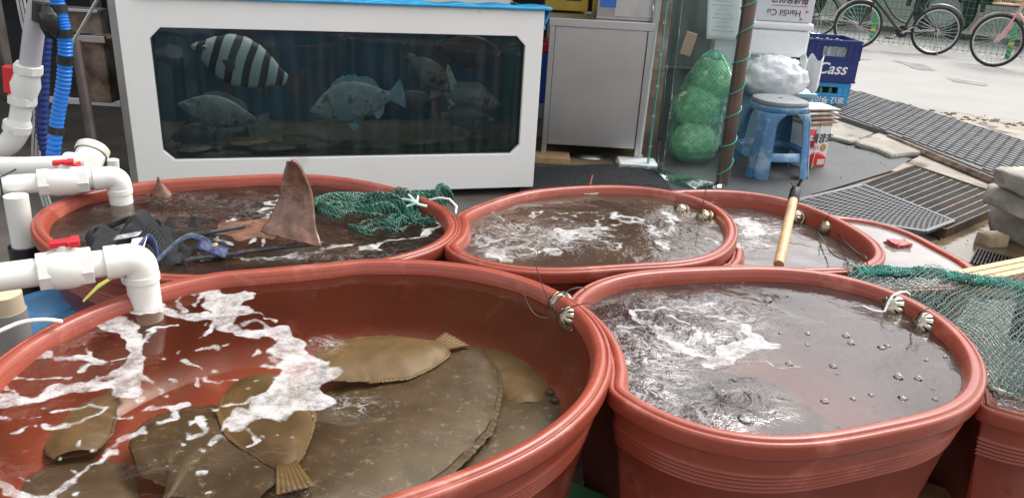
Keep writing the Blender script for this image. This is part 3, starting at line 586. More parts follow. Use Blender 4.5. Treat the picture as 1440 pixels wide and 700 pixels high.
# ================================================================== FISH TANK
TA = R(17); tk = thing('fish_tank', 'big white framed fish tank with a dark window full of fish', 'fish tank', (.08, 3.8, 0)); tk.rotation_euler = (0, 0, TA)
TD = Vector((math.cos(TA), math.sin(TA), 0)); TN = Vector((-math.sin(TA), math.cos(TA), 0)); TP = Vector((.08, 3.8, 0))
def tank_w(px, py, depth):         # world point seen at a pixel, depth metres behind the tank's face
    d = ray(px, py); t = ((TP+TN*depth)-CAM).dot(TN)/d.dot(TN); return CAM+d*t
W0, HT = -1.84, .905; wx0, wx1, wz0, wz1, ch = -1.725, -.085, .215, .785, .045
def ring_panel(y0, y1):
    out = [(W0, .04), (0, .04), (0, HT), (W0, HT)]
    inn = [(wx0+ch, wz0), (wx1-ch, wz0), (wx1, wz0+ch), (wx1, wz1-ch), (wx1-ch, wz1), (wx0+ch, wz1), (wx0, wz1-ch), (wx0, wz0+ch)]
    mb = MB(); vs = [(x, y, z) for y in (y0, y1) for x, z in out+inn]; n = 12; fs = []
    for b_ in (0, 12):
        o_ = [b_+i for i in range(4)]; q = [b_+4+i for i in range(8)]
        ff = [(o_[0], o_[1], q[1], q[0]), (o_[1], q[2], q[1]), (o_[1], o_[2], q[3], q[2]), (o_[2], q[4], q[3]), (o_[2], o_[3], q[5], q[4]), (o_[3], q[6], q[5]), (o_[3], o_[0], q[7], q[6]), (o_[0], q[0], q[7])]
        fs += [f if b_ == 0 else f[::-1] for f in ff]
    for i in range(4): fs.append((i, 12+i, 12+(i+1) % 4, (i+1) % 4))
    for i in range(8): fs.append((4+i, 4+(i+1) % 8, 16+(i+1) % 8, 16+i))
    return mb.add(vs, fs)
ring_panel(-.03, 0).obj('front_panel', m_white, tk, bevel=.003)
gasket = [(wx0+ch, wz0), (wx1-ch, wz0), (wx1, wz0+ch), (wx1, wz1-ch), (wx1-ch, wz1), (wx0+ch, wz1), (wx0, wz1-ch), (wx0, wz0+ch)]
MB().tube([(x, -.004, z) for x, z in gasket], .006, 6, closed=True, smooth=False).obj('gasket', m_blk, tk)
m_pane = clear_mat('tank_glass', (.74, .82, .84), 1.3, .02, .008, (.35, .5, .52))
n_ = m_pane.node_tree; q_ = n_.nodes.new('ShaderNodeTexCoord'); w_ = n_.nodes.new('ShaderNodeMapping'); w_.inputs['Scale'].default_value = (16, 1, 1.2); n_.links.new(q_.outputs['Object'], w_.inputs[0])
z1 = n_.nodes.new('ShaderNodeTexNoise'); z1.inputs['Scale'].default_value = 1.6; z1.inputs['Detail'].default_value = 6; n_.links.new(w_.outputs[0], z1.inputs['Vector']); z2 = n_.nodes.new('ShaderNodeMapRange'); z2.inputs[1].default_value = .45; z2.inputs[2].default_value = .8; z2.inputs[3].default_value = .016; z2.inputs[4].default_value = .06
n_.links.new(z1.outputs['Fac'], z2.inputs[0]); n_.links.new(z2.outputs[0], [x for x in n_.nodes if x.type == 'MIX_SHADER' and not x.inputs[0].is_linked][0].inputs[0])
MB().box(((wx0+wx1)/2, .012, (wz0+wz1)/2), (wx1-wx0+.1, .008, wz1-wz0+.1)).obj('glass_pane', m_pane, tk)
m_in = mat('tank_blue', (.010, .05, .075), .6, var=.5, vs=2.5)
DEP = .62
MB().box((W0/2, DEP, .47), (-W0-.02, .02, .86)).obj('back_wall', m_in, tk)
m_sd = mat('tank_side', (.04, .10, .09), .6)
for x in (W0+.01, -.01): MB().box((x, .31, .47), (.02, .6, .86)).obj('side_wall', m_sd, tk)
m_bed = mat('tank_floor', (.06, .05, .03), .9, var=.5, vs=7, bump=.8, bs=20)
MB().grid(lambda u, v: Vector((W0+.02+u*(-W0-.04), .005+v*.6, .2+.03*mn.noise(Vector((u*9, v*4, 2)))+v*.05)), 60, 20).obj('floor', m_bed, tk)
MB().box((W0/2, .06, HT-.012), (-W0-.01, .12, .02)).obj('top_rim', mat('top_sheet', (.7, .72, .72), .4), tk); MB().box((W0/2, .56, HT-.012), (-W0-.01, .12, .02)).obj('top_rim', mat('top_sheet', (.7, .72, .72), .4), tk)
m_tarp = mat('blue_tarp', (.03, .33, .62), .35, var=.15, vs=8, bump=.3, bs=20)
def tarp(u, v):
    x = -1.76+u*1.79; y = -.045+v*.14; return Vector((x, y, HT+.012+.01*math.sin(u*60)*.4+.006*mn.noise(Vector((x*9, y*9, 0)))))
tp = thing('blue_tarp', 'bright blue plastic sheet folded along the top of the fish tank', 'tarp', (.08, 3.8, 0)); tp.rotation_euler = (0, 0, TA)
MB().grid(tarp, 90, 6).obj('sheet', m_tarp, tp, solid=.006)
MB().grid(lambda u, v: Vector((-1.76+u*1.79, -.046-.001*math.sin(u*50), HT+.014-v*.014)), 60, 2).obj('hem', m_tarp, tp, solid=.004)
MB().grid(lambda u, v: Vector((.012+.012*math.sin(v*5+u*3), -.03+u*.05, HT+.01-v*.10)), 4, 8).obj('corner_flap', m_tarp, tp, solid=.003)
# left rail + dark side of the tank
for k, (dx, yy) in enumerate(((-.035, .1), (-.02, .5))): MB().box((W0+dx, yy, .45), (.03, .03, .9)).obj('side_post', m_steel, tk)
for zz in (.12, .86): MB().box((W0-.03, .3, zz), (.025, .44, .025)).obj('side_rail', m_steel, tk)
MB().box((W0/2, .3, .02), (-W0-.1, .5, .035)).obj('base', m_blk, tk)
# ------------------------------------------------------------------ swimming fish
def striped_mat():
    m = mat('striped_skin', (.5, .52, .5), .45); n = m.node_tree; b = n.nodes['Principled BSDF']
    t = n.nodes.new('ShaderNodeTexCoord'); w = n.nodes.new('ShaderNodeTexWave'); w.inputs['Scale'].default_value = 4.3; w.inputs['Distortion'].default_value = 1.6; w.inputs['Detail'].default_value = 1; w.inputs['Phase Offset'].default_value = 1.2
    n.links.new(t.outputs['Object'], w.inputs[0]); r_ = n.nodes.new('ShaderNodeValToRGB'); r_.color_ramp.elements[0].position = .34; r_.color_ramp.elements[0].color = (.03, .024, .022, 1); r_.color_ramp.elements[1].position = .5; r_.color_ramp.elements[1].color = (.44, .46, .45, 1)
    n.links.new(w.outputs[0], r_.inputs[0]); n.links.new(r_.outputs[0], b.inputs['Base Color']); return m
m_f1 = striped_mat()
def skin(nm, c, c2): return mat(nm, c, .4, col2=c2, vs=16, bump=.25, bs=90, dirt=tuple(x*.3 for x in c), ds=17, dt=.53, dist=.004)
m_f2 = skin('grey_skin', (.15, .15, .135), (.24, .24, .22)); m_f3 = skin('pale_skin', (.24, .25, .235), (.38, .39, .37)); m_f4 = skin('dark_skin', (.05, .045, .045), (.09, .08, .08)); m_f5 = skin('brown_skin', (.12, .10, .08), (.2, .18, .15))
m_eye = mat('fish_eye', (.01, .01, .01), .1); m_iris = mat('fish_iris', (.4, .38, .3), .3)
m_mouth = mat('fish_mouth', (.02, .015, .015), .6); m_finb = mat('pale_fin', (.22, .34, .36), .5, var=.2, vs=20)
def swim_fish(label, head, tail, depth, skinm, fatness=.36, finm=None, bend=.1, nm='grouper', cat='fish', grp='fish swimming in the tank', flip=1):
    H_, T_ = tank_w(*head, depth), tank_w(*tail, depth); Lh = (H_-T_).length; X = (H_-T_).normalized(); Z = Vector((0, 0, 1)); Z = (Z-X*Z.dot(X)).normalized(); Y = Z.cross(X)
    t = thing(nm, label, cat, (H_+T_)/2, grp); t.rotation_euler = Matrix((X, Y, Z)).transposed().to_euler()
    L_ = Lh; prof = [(0, .03), (.03, .16), (.09, .34), (.18, .62), (.30, .90), (.42, 1), (.55, .93), (.68, .70), (.78, .44), (.86, .26), (.90, .24)]
    def hgt(s):
        for (a, ha), (b_, hb) in zip(prof[:-1], prof[1:]):
            if s <= b_: return ha+(hb-ha)*(s-a)/(b_-a)
        return prof[-1][1]
    H2 = L_*fatness/2
    def cl(s): return L_*(.5-s), bend*L_*(s-.4)**2*1.2
    vs = []; fs = []; nS, nA = 30, 20
    for i in range(nS+1):
        s = .9*i/nS; h = hgt(s)*H2; w = h*(.5-.15*s)*(1.0 if s > .12 else 1.15); cx, cy = cl(s)
        for j in range(nA):
            a = 2*math.pi*j/nA; vs.append((cx, cy+w*math.cos(a), h*math.sin(a)*(1.06 if math.sin(a) > 0 else .92)+H2*.05*(1-s)))
    for i in range(nS):
        for j in range(nA): fs.append((i*nA+j, (i+1)*nA+j, (i+1)*nA+(j+1) % nA, i*nA+(j+1) % nA))
    fs += [tuple(range(nA)), tuple(nS*nA+j for j in range(nA))[::-1]]
    MB().add(vs, fs, True).obj('body', skinm, t, sub=1, ang=60)
    fm = finm or skinm
    def fin(pts, y, name, m):
        mb = MB(); k = len(pts); vs = [(x, yy, z) for yy in (y-.0025, y+.0025) for x, z in pts]; mb.add(vs, [tuple(range(k)), tuple(range(k, 2*k))[::-1]]+[(i, i+k, (i+1) % k+k, (i+1) % k) for i in range(k)]); return mb.obj(name, m, t)
    cx, cy = cl(.9)
    tl = [(cx+.01*L_, H2*.22)]; 
    for k in range(9): a = -.62+1.24*k/8; tl.append((cx-.15*L_*(1-.12*math.cos(a*2.5)), -math.sin(a)*H2*.85*-1))
    tl = [(cx+.01*L_, H2*.2)]+[(cx-L_*(.12+.03*math.cos(a)), H2*.75*math.sin(a)) for a in [1.2-2.4*k/8 for k in range(9)]]+[(cx+.01*L_, -H2*.2)]
    fin(tl, cy, 'tail_fin', fm)
    # spiny dorsal
    top = []
    for k in range(17):
        s = .26+.54*k/16; hh = H2*(.34*math.sin(math.pi*min(1, (k/16)*1.05))**.6)*(1 if k % 2 else .78) if k < 11 else H2*.36*math.sin(math.pi*(k-9)/8)**.5 if k < 16 else 0
        top.append((cl(s)[0], hgt(s)*H2*1.03+abs(hh)))
    base = [(cl(.26+.54*k/16)[0], hgt(.26+.54*k/16)*H2*.85) for k in range(16, -1, -1)]
    fin(top+base, cl(.5)[1], 'dorsal_fin', fm)
    fin([(cl(.66)[0], -hgt(.66)*H2*.8), (cl(.70)[0], -hgt(.7)*H2-H2*.32), (cl(.78)[0], -hgt(.78)*H2-H2*.28), (cl(.82)[0], -hgt(.82)*H2*.7)], cl(.7)[1], 'anal_fin', fm)
    fin([(cl(.34)[0], -hgt(.34)*H2*.8), (cl(.42)[0], -hgt(.42)*H2-H2*.30), (cl(.48)[0], -hgt(.48)*H2-H2*.12), (cl(.44)[0], -hgt(.44)*H2*.8)], cl(.4)[1], 'pelvic_fin', fm)
    for sgn in (-1, 1):
        w = hgt(.3)*H2*.44; x0, yc = cl(.29)
        mb = MB(); pts = [(x0, 0)]+[(x0-L_*.13*math.cos(a)*1.0, L_*.075*math.sin(a)-.03*L_) for a in [-.9+1.8*k/7 for k in range(8)]]
        k = len(pts); vs = [(x, yc+sgn*(w+.004+q+abs(x-x0)*.12), z) for q in (0, .004) for x, z in pts]
        mb.add(vs, [tuple(range(k)), tuple(range(k, 2*k))[::-1]]+[(i, i+k, (i+1) % k+k, (i+1) % k) for i in range(k)]); mb.obj('pectoral_fin', fm, t)
        xe, ye = cl(.115); he = hgt(.115)*H2
        e = MB().ball((xe, ye+sgn*he*.49, he*.42), (L_*.021, L_*.010, L_*.021), 12, 8).obj('eye', m_iris, t)
        MB().ball((xe+.001, ye+sgn*(he*.49+L_*.006), he*.42), (L_*.012, L_*.007, L_*.012), 10, 6).obj('pupil', m_eye, e)
    mb = MB().tube([(cl(.085)[0], cl(.085)[1]-hgt(.085)*H2*.55, -H2*.17), (cl(.05)[0], cl(.05)[1]-hgt(.05)*H2*.56, -H2*.10), (cl(.005)[0], cl(.0)[1], -H2*.05), (cl(.05)[0], cl(.05)[1]+hgt(.05)*H2*.56, -H2*.10), (cl(.085)[0], cl(.085)[1]+hgt(.085)*H2*.55, -H2*.17)], L_*.005, 5)
    mb.obj('mouth', m_mouth, t)
    for sgn in (-1, 1): MB().tube([(cl(.22)[0], cl(.22)[1]+sgn*hgt(.22)*H2*.47, H2*.4), (cl(.25)[0], cl(.25)[1]+sgn*hgt(.25)*H2*.49, 0), (cl(.22)[0], cl(.22)[1]+sgn*hgt(.22)*H2*.44, -H2*.38)], L_*.004, 5).obj('gill', m_mouth, t)
    return t
swim_fish('black and white striped fish at the upper left of the tank', (268, 66), (418, 118), .24, m_f1, .50, m_f4, nm='striped_fish')
swim_fish('mottled grey grouper facing left in the lower left of the tank', (248, 148), (372, 172), .16, m_f2, .40)
swim_fish('pale grey grouper with bluish tail facing left in mid tank', (436, 158), (562, 132), .13, m_f3, .48, m_finb)
swim_fish('dark grouper facing right in the upper right corner of the tank', (712, 84), (598, 62), .16, m_f4, .40)
swim_fish('brown grouper pointing down and right between the other fish at right', (634, 130), (566, 72), .14, m_f5, .40, m_f4)
swim_fish('grey grouper facing right with open eye below the upper right fish', (706, 150), (612, 128), .17, m_f2, .38)
swim_fish('blackish fish facing right just above the tank floor at right', (700, 172), (610, 162), .10, m_f4, .38)
swim_fish('dim grey grouper facing right behind the downward pointing fish', (616, 150), (540, 136), .25, m_f4, .42)
swim_fish('shadowy large fish lying near the lower left tank floor', (230, 205), (345, 188), .30, m_f4, .45)
swim_fish('pale bellied thin fish hanging upright behind the downward pointing fish', (628, 88), (642, 176), .18, mat('belly_skin', (.42, .46, .36), .4, var=.2, vs=10), .2)
# flatfish piled on the tank floor
def flatfish(label, spine, hw, m, finm, parent_loc=None, tail=.09, thick=.016, nm='flatfish', cat='flatfish', grp=None, eyes=True, tailw=.05, waves=.004):
    finm = m if grp == 'flatfish in the largest tub' and finm in (m_ff[3], m_ff[4]) else finm
    sp = smooth_path(spine, 8); k = len(sp); t = thing(nm, label, cat, sp[k//2], grp); sp = [p-t.location for p in sp]
    hws = [hw[min(len(hw)-1, int(i/(k-1)*(len(hw)-1)))]*(1-((i/(k-1)*(len(hw)-1)) % 1))+hw[min(len(hw)-1, int(i/(k-1)*(len(hw)-1))+1)]*((i/(k-1)*(len(hw)-1)) % 1) for i in range(k)]
    tn = [(sp[min(k-1, i+1)]-sp[max(0, i-1)]).normalized() for i in range(k)]; sd_ = [Vector((-q.y, q.x, 0)).normalized() for q in tn]
    J = 14; rf = random.Random(len(label))
    def surf(i, v, top): # v -1..1
        w = hws[i]; z = thick*min(1, w/.05)*(1-abs(v)**2.2)*(1 if top else 0)-(0 if top else .002)
        return sp[i]+sd_[i]*(v*w*.975)+Vector((0, 0, z+waves*.6*mn.noise(Vector((i*.4, v*3, 1)))))
    mb = MB(); mb.add([surf(i, -1+2*j/J, True) for i in range(k) for j in range(J+1)], [(i*(J+1)+j, i*(J+1)+j+1, (i+1)*(J+1)+j+1, (i+1)*(J+1)+j) for i in range(k-1) for j in range(J)], True)
    mb.add([surf(i, -1+2*j/J, False) for i in range(k) for j in range(J+1)], [(i*(J+1)+j, (i+1)*(J+1)+j, (i+1)*(J+1)+j+1, i*(J+1)+j+1) for i in range(k-1) for j in range(J)], True)
    mb.obj('body', m, t, ang=80)
    for sgn in (-1, 1):   # rippled fin along each side
        mb = MB(); n2 = (k-1)*5; a0 = 2
        def fp(u, v, sgn=sgn):
            x = u*(k-1); i = min(k-2, int(x)); f = x-i; w = hws[i]*(1-f)+hws[i+1]*f; p = sp[i].lerp(sp[i+1], f); s_ = sd_[i].lerp(sd_[i+1], f)
            rim = 1+.06*max(0,math.sin(math.pi*u))**.4; vv = .95+v*(rim+.035*mn.noise(Vector((x*1.3, sgn, 5)))-.95)
            return p+s_*(sgn*w*vv)+Vector((0, 0, -.001+thick*.10*(1-v)+.0008*math.sin(x*9)*v+waves*.5*v*mn.noise(Vector((u*14, sgn, 3)))))
        mb.grid(lambda u, v: fp(.08+u*.86, v), n2, 4); mb.obj('side_fin', finm, t, solid=.0008)
    if tail:
        e = sp[-1]; d = tn[-1]; s_ = sd_[-1]
        MB().grid(lambda u, v: e+d*(u*tail-.01)+s_*((v-.5)*2*(hws[-1]*.9*(1-u)+tailw*u))+Vector((0, 0, .003+.0012*math.sin(v*44)*u)), 8, 40).obj('tail_fin', finm, t, solid=.002)
    if eyes:
        i = max(1, int(k*.1))
        for q in (-.15, .25):
            c = surf(i+(1 if q > 0 else 0), q, True); e = MB().ball(c+Vector((0, 0, .002)), (.009, .009, .008), 10, 6).obj('eye', finm, t); MB().ball(c+Vector((0, 0, .006)), (.005, .005, .006), 8, 6).obj('pupil', m_eye, e)
    return t
m_ff = [mat('flatfish_brown', (.040, .025, .010), .5, col2=(.078, .050, .022), vs=24, detail=9, dirt=(.21, .16, .10), ds=60, dt=.575, dist=.003), mat('flatfish_tan', (.12, .076, .028), .5, col2=(.175, .112, .045), vs=22, detail=8, dirt=(.11, .07, .03), ds=40, dt=.57), mat('flatfish_dark', (.065, .045, .028), .4, col2=(.10, .07, .045), vs=14), mat('flatfish_fin', (.095, .062, .03), .5, var=.25, vs=60), mat('flatfish_tanfin', (.20, .125, .055), .5, var=.2, vs=60)]
for k, (a, b_, lab) in enumerate([((250, 222), (300, 228), 'flatfish resting at the far left of the tank floor'), ((318, 216), (380, 214), 'flatfish lying on the tank floor under the grey grouper'), ((400, 206), (455, 208), 'flatfish on the tank floor left of the pale grouper'), ((478, 196), (532, 200), 'flatfish on the tank floor below the pale grouper tail'), ((560, 200), (612, 192), 'flatfish with pinkish spot on the tank floor'), ((640, 192), (690, 190), 'flatfish at the right end of the tank floor'), ((350, 232), (420, 226), 'flatfish against the glass at the bottom left of the tank'), ((600, 186), (655, 180), 'flatfish lying behind the others on the right tank floor')]):
    pa_, pb_ = tank_w(*a, .12+.05*(k % 3)), tank_w(*b_, .10+.06*(k % 2)); z_f = .235+.012*(k % 3); pa_.z = pb_.z = z_f
    flatfish(lab, [pa_, pa_.lerp(pb_, .5), pb_], [.02, .065, .075, .05, .015], m_ff[k % 3], m_ff[3], tail=.05, tailw=.03, grp='flatfish on the tank floor')
# ------------------------------------------------------------------ flatfish in tub C
ZF = .385
def sC(pts, z=ZF): return [oz(x, y, z) for x, y in pts]
flatfish('huge dark brown speckled flatfish filling the middle of the largest tub', sC([(400, 735), (470, 660), (560, 590), (630, 535), (668, 497)], ZF+.022), [.03, .13, .155, .15, .10, .035], m_ff[0], m_ff[3], tail=.0, grp='flatfish in the largest tub', thick=.02)
flatfish('tan flatfish with a fan tail lying along the back of the largest tub', sC([(452, 520), (500, 506), (560, 500), (605, 492), (622, 486)], ZF+.045), [.05, .085, .085, .05, .022], m_ff[1], m_ff[4], tail=.05, tailw=.038, grp='flatfish in the largest tub', eyes=False)
flatfish('brown flatfish with a dark ragged head at the right end of the largest tub', sC([(790, 560), (745, 580), (690, 612), (620, 650), (560, 690)], ZF-.006), [.05, .09, .12, .12, .05], m_ff[0], m_ff[2], tail=0, grp='flatfish in the largest tub')
flatfish('pale yellow brown flatfish with its tail pointing down, amid white foam', sC([(362, 535), (374, 575), (393, 622), (404, 655)], ZF+.05), [.045, .075, .07, .04, .016], m_ff[1], m_ff[4], tail=.075, tailw=.028, grp='flatfish in the largest tub', eyes=False)
flatfish('dark flatfish lying left of the yellow brown tail in the largest tub', sC([(188, 648), (250, 632), (320, 640), (390, 690)], ZF+.03), [.045, .11, .125, .10, .04], m_ff[0], m_ff[3], tail=0, grp='flatfish in the largest tub', thick=.018, eyes=False)
flatfish('tan flatfish with dark snout at the far left of the largest tub', sC([(105, 640), (110, 615), (125, 585), (150, 560)], ZF+.02), [.03, .05, .045, .02], m_ff[1], m_ff[2], tail=.04, tailw=.03, grp='flatfish in the largest tub', eyes=False)
flatfish('brown flatfish at the bottom left corner of the largest tub', sC([(20, 700), (70, 692), (120, 700), (165, 725)], ZF+.002), [.04, .08, .08, .03], m_ff[2], m_ff[3], tail=0, grp='flatfish in the largest tub', eyes=False)
flatfish('pale flatfish half hidden under the huge dark one near the tub wall', sC([(690, 498), (715, 520), (735, 545), (745, 570)], ZF+.002), [.04, .075, .07, .03], m_ff[1], m_ff[2], tail=0, grp='flatfish in the largest tub', eyes=False)
# things in tub D
m_mot = mat('mottled_skin', (.022, .012, .008), .5, col2=(.085, .045, .028), vs=22, bump=.4, bs=60, dirt=(.2, .14, .09), ds=22, dt=.60)
for k, (pts, hw_, lab) in enumerate([([(880, 425), (905, 420), (940, 412)], [.02, .045, .05, .02], 'brown crusty fish near the back left wall of the front right tub'), ([(1000, 545), (1050, 560), (1100, 585)], [.03, .06, .06, .03], 'mottled brown fish lying under the bubbles of the front right tub'), ([(900, 480), (930, 520), (960, 560)], [.03, .08, .09, .04], 'dark fish under the churning water of the front right tub'), ([(1060, 590), (1110, 592), (1150, 596)], [.02, .04, .04, .02], 'reddish brown fish close to the front wall of the front right tub'), ([(950, 440), (1000, 460), (1050, 490)], [.04, .08, .08, .04], 'dark mottled fish under the white foam of the front right tub')]):
    flatfish(lab, [oz(x, y, .470) for x, y in pts], [q*1.3 for q in hw_], m_mot, m_mot, tail=.03, tailw=.03, thick=.03, eyes=False, grp='fish in the front right tub', nm='bottom_fish', cat='fish')
for k, (pts, hw_, lab) in enumerate([([(760, 300), (820, 295), (870, 305)], [.03, .08, .08, .03], 'dark flatfish under the foam at the back of the middle tub'), ([(800, 340), (860, 335), (920, 330)], [.05, .12, .12, .05], 'large olive flatfish at the front of the middle tub'), ([(700, 330), (740, 345), (790, 350)], [.03, .09, .09, .03], 'flatfish under the churning water of the middle tub')]):
    flatfish(lab, [oz(x, y, .47) for x, y in pts], hw_, m_ff[0 if k else 2], m_ff[3], tail=0, grp='flatfish in the middle tub', eyes=False)
# sea squirt in F
p = oz(1264, 343, .452); o = rock('sea_squirt', (p.x, p.y, .450), (.062, .045, .022), 9, mat('pink_flesh', (.22, .025, .022), .4, col2=(.36, .08, .06), vs=60, bump=.6, bs=70), .3, .5); tag(o, 'reddish pink sea creature floating in the milky tub', 'sea squirt')
p = oz(828, 272, .51); o = rock('sea_squirt', (p.x, p.y, .508), (.05, .03, .014), 11, mat('tan_flesh', (.3, .22, .14), .5, var=.3, vs=60, bump=.6, bs=70), .3, .5); tag(o, 'small tan creature floating at the back of the middle tub', 'sea squirt')
MB().tube([(0, 0, .004), (.003, .01, .03), (.008, .02, .055)], .0022, 6).obj('siphon', mat('pink_stalk', (.45, .12, .09), .5), o)
# ================================================================== SKATES, NETS in tub A
m_sk = mat('skate_skin', (.105, .05, .030), .25, col2=(.22, .11, .07), vs=24, bump=.5, bs=70, spec=.6, dirt=(.055, .03, .022), ds=26, dt=.60, dist=.006, detail=8)
sk = thing('skate', 'large brown skate with one wing tip standing out of the water', 'skate', oz(400, 335, .5))
Lf = [(368, 326), (374, 316), (381, 305), (391, 285), (397, 262), (401, 240), (405, 228)]; Rt = [(452, 346), (450, 338), (444, 318), (442, 292), (437, 265), (425, 240), (412, 225)]
yb = [0, .01, .03, .05, .06, .06, .055]
lw = [oy(x, y, 1.66+d) for (x, y), d in zip(Lf, yb)]; rw = [oy(x, y, 1.62+d) for (x, y), d in zip(Rt, yb)]
lw = smooth_path(lw, 5); rw = smooth_path(rw, 5); kk = len(lw)
def wing(u, v):
    i = min(kk-1, int(round(u*(kk-1)))); p = lw[i].lerp(rw[i], v)-sk.location; w = (rw[i]-lw[i]).length
    return p+Vector((0, -.06*w*math.sin(math.pi*v)+.0006*math.sin(v*45)+.006*mn.noise(Vector((u*4, v*3, 2))), .004*mn.noise(Vector((u*5, v*5, 0)))))
MB().grid(wing, kk-1, 24).obj('raised_wing', m_sk, sk, solid=.009)
wzA = TUBS['A']['wz']; cen = oz(368, 322, wzA)
def sdisc(u, v):
    a = u*2*math.pi; r_ = v; x = math.cos(a)*.23*r_*(1+.2*math.cos(2*a)); y = math.sin(a)*.17*r_
    return cen-sk.location+Vector((x, y, .001-.035*r_**2+.007*mn.noise(Vector((x*20, y*20, 0)))))
MB().grid(sdisc, 48, 12).obj('body', m_sk, sk, solid=.01)
s2 = thing('skate', 'second skate whose small pointed snout breaks the water near the back pipe', 'skate', oz(228, 278, wzA))
apx = [oy(222, 248, 2.0), oy(215, 262, 1.98), oy(205, 282, 1.93)]
def snout(u, v):
    tip = oy(222, 249, 1.98)-s2.location; a = v*2*math.pi; r_ = .002+.045*u**1.3; return tip+Vector((r_*math.cos(a)*1.0, r_*math.sin(a)*.9+.02*u, -.085*u))
MB().grid(snout, 10, 20).obj('snout', m_sk, s2)
c2 = oz(250, 300, wzA)-s2.location
MB().grid(lambda u, v: c2+Vector((math.cos(u*6.2832)*.19*v, math.sin(u*6.2832)*.13*v, -.012-.03*v*v)), 40, 8).obj('body', m_sk, s2, solid=.01)
def net_threads(mb, fn, nu, nv, r, keep=None, jit=.12, seed=1):
    rn = random.Random(seed); P = {}
    for i in range(nu+1):
        for j in range(nv+1):
            if (i+j) % 2 == 0: P[(i, j)] = Vector(fn((i+rn.uniform(-jit, jit))/nu, (j+rn.uniform(-jit, jit))/nv))
    for (i, j), p in P.items():
        for dj in (-1, 1):
            q = P.get((i+1, j+dj))
            if q is None or (keep and not (keep(p) and keep(q))): continue
            d = (q-p)
            if d.length < 1e-5 or d.length > .09: continue
            a = d.cross(Vector((0, 0, 1))); a = (a.normalized() if a.length > 1e-6 else Vector((1, 0, 0)))*r; b_ = d.cross(a).normalized()*r
            vs = [p+a, p-a*.5+b_*.87, p-a*.5-b_*.87, q+a, q-a*.5+b_*.87, q-a*.5-b_*.87]; mb.add(vs, [(0, 1, 4, 3), (1, 2, 5, 4), (2, 0, 3, 5)], True)
        if not keep or keep(p): mb.ball(p, r*1.9, 4, 2)
    return mb
m_net = mat('green_net', (.006, .085, .052), .45, var=.35, vs=30)
gn = thing('green_net', 'crumpled dark green fishing net half sunk at the right end of the skate tub', 'net', oz(540, 305, wzA))
gl = gn.location
def fold(path, wd, hgt, ph, lift=.0):
    pw = smooth_path([oz(x, y, wzA) for x, y in path], 8); k = len(pw)
    def fn(u, v):
        x = max(0, min(.999, u))*(k-1); i = int(x); p = pw[i].lerp(pw[min(k-1, i+1)], x-i); t = (pw[min(k-1, i+1)]-pw[i]).normalized() if i < k-1 else Vector((1, 0, 0)); s_ = Vector((-t.y, t.x, 0))
        w = wd*(.45+.55*math.sin(math.pi*(.15+.7*u))); vv = (v-.5)*2
        return p-gl+s_*(vv*w*.5+.012*math.sin(u*17+ph))+Vector((0, 0, lift+hgt*(1-vv*vv)*(.6+.4*math.sin(u*9+ph))+.010*math.sin(vv*9+u*13+ph)-.01))
    return fn
for args, nu, nv, sd_n in [((([(446, 298), (480, 284), (530, 280), (580, 284), (625, 288)]), .11, .035, 0), 70, 26, 1), (([(450, 300), (490, 296), (540, 296), (590, 312)], .10, .03, 1.4), 60, 24, 2), (([(500, 325), (530, 318), (560, 312), (590, 300)], .10, .016, 2.2), 46, 22, 3), (([(555, 292), (590, 288), (612, 286), (632, 284)], .06, .04, .5, .015), 44, 20, 4), (([(470, 292), (520, 286), (570, 296), (600, 318)], .06, .045, 3.4), 60, 20, 6)]:
    net_threads(MB(), fold(*args), nu, nv, .0014, None, .25, sd_n).obj('mesh_fold', m_net, gn)
m_dnet = mat('net_inner', (.008, .05, .035), .6, alpha=.55)  # darker see-through green for the layer inside the folds
MB().grid(fold([(455, 300), (500, 290), (560, 288), (618, 292)], .13, .02, .4, -.006), 40, 10).obj('inner_layer', m_dnet, gn)
ty = thing('cord_tie', 'pale cord knotted round the green net and over the tub rim', 'cord', oz(622, 284, .56)); tl_ = ty.location
mb = MB(); mb.tube([oz(x, y, z)-tl_ for x, y, z in [(566, 280, .55), (578, 282, .56), (590, 288, .56), (600, 290, .555)]], .0035, 6); mb.tube([oz(x, y, z)-tl_ for x, y, z in [(575, 274, .565), (584, 283, .562), (590, 288, .56)]], .003, 6); mb.tube([oz(x, y, z)-tl_ for x, y, z in [(588, 276, .565), (586, 286, .56), (572, 290, .55)]], .003, 6)
mb.obj('knot', mat('pale_cord', (.5, .72, .66), .5), ty)
MB().tube([oz(x, y, z)-tl_ for x, y, z in [(604, 281, .55), (618, 278, .562), (632, 280, .562), (642, 290, .553), (641, 300, .545)]], .0028, 6).obj('loop', mat('white_cord', (.75, .74, .7), .5), ty)
# black mesh bag
bg_ = thing('mesh_bag', 'black mesh bag with navy trim and white patch, in the skate tub', 'bag', oz(200, 335, .52)); bl = bg_.location
m_bag = mat('black_mesh', (.007, .007, .008), .75, var=.6, vs=60, bump=.8, bs=260, dist=.004, spec=.25); m_navy = mat('navy_trim', (.02, .03, .10), .5, bump=.3, bs=100); m_patch2 = mat('white_patch', (.72, .73, .75), .6)
A4 = [oz(118, 325, .51)-bl, oz(240, 318, .51)-bl, oz(262, 368, .515)-bl, oz(128, 362, .51)-bl]
def bag(u, v):
    p = bil(A4, u, v); m_ = max(0,math.sin(math.pi*u))**.7*max(0,math.sin(math.pi*v))**.7; return p+Vector((0, 0, -.012+m_*(.06+.03*math.sin(u*9+v*4))+.010*mn.noise(Vector((u*7, v*7, 0)))))
MB().grid(bag, 50, 30).obj('pouch', m_bag, bg_, solid=.002)
net_threads(MB(), lambda u, v: bag(u, v)+Vector((0, 0, .004)), 90, 50, .0007, None, .1, 4).obj('mesh_weave', mat('weave', (.03, .03, .033), .6), bg_)
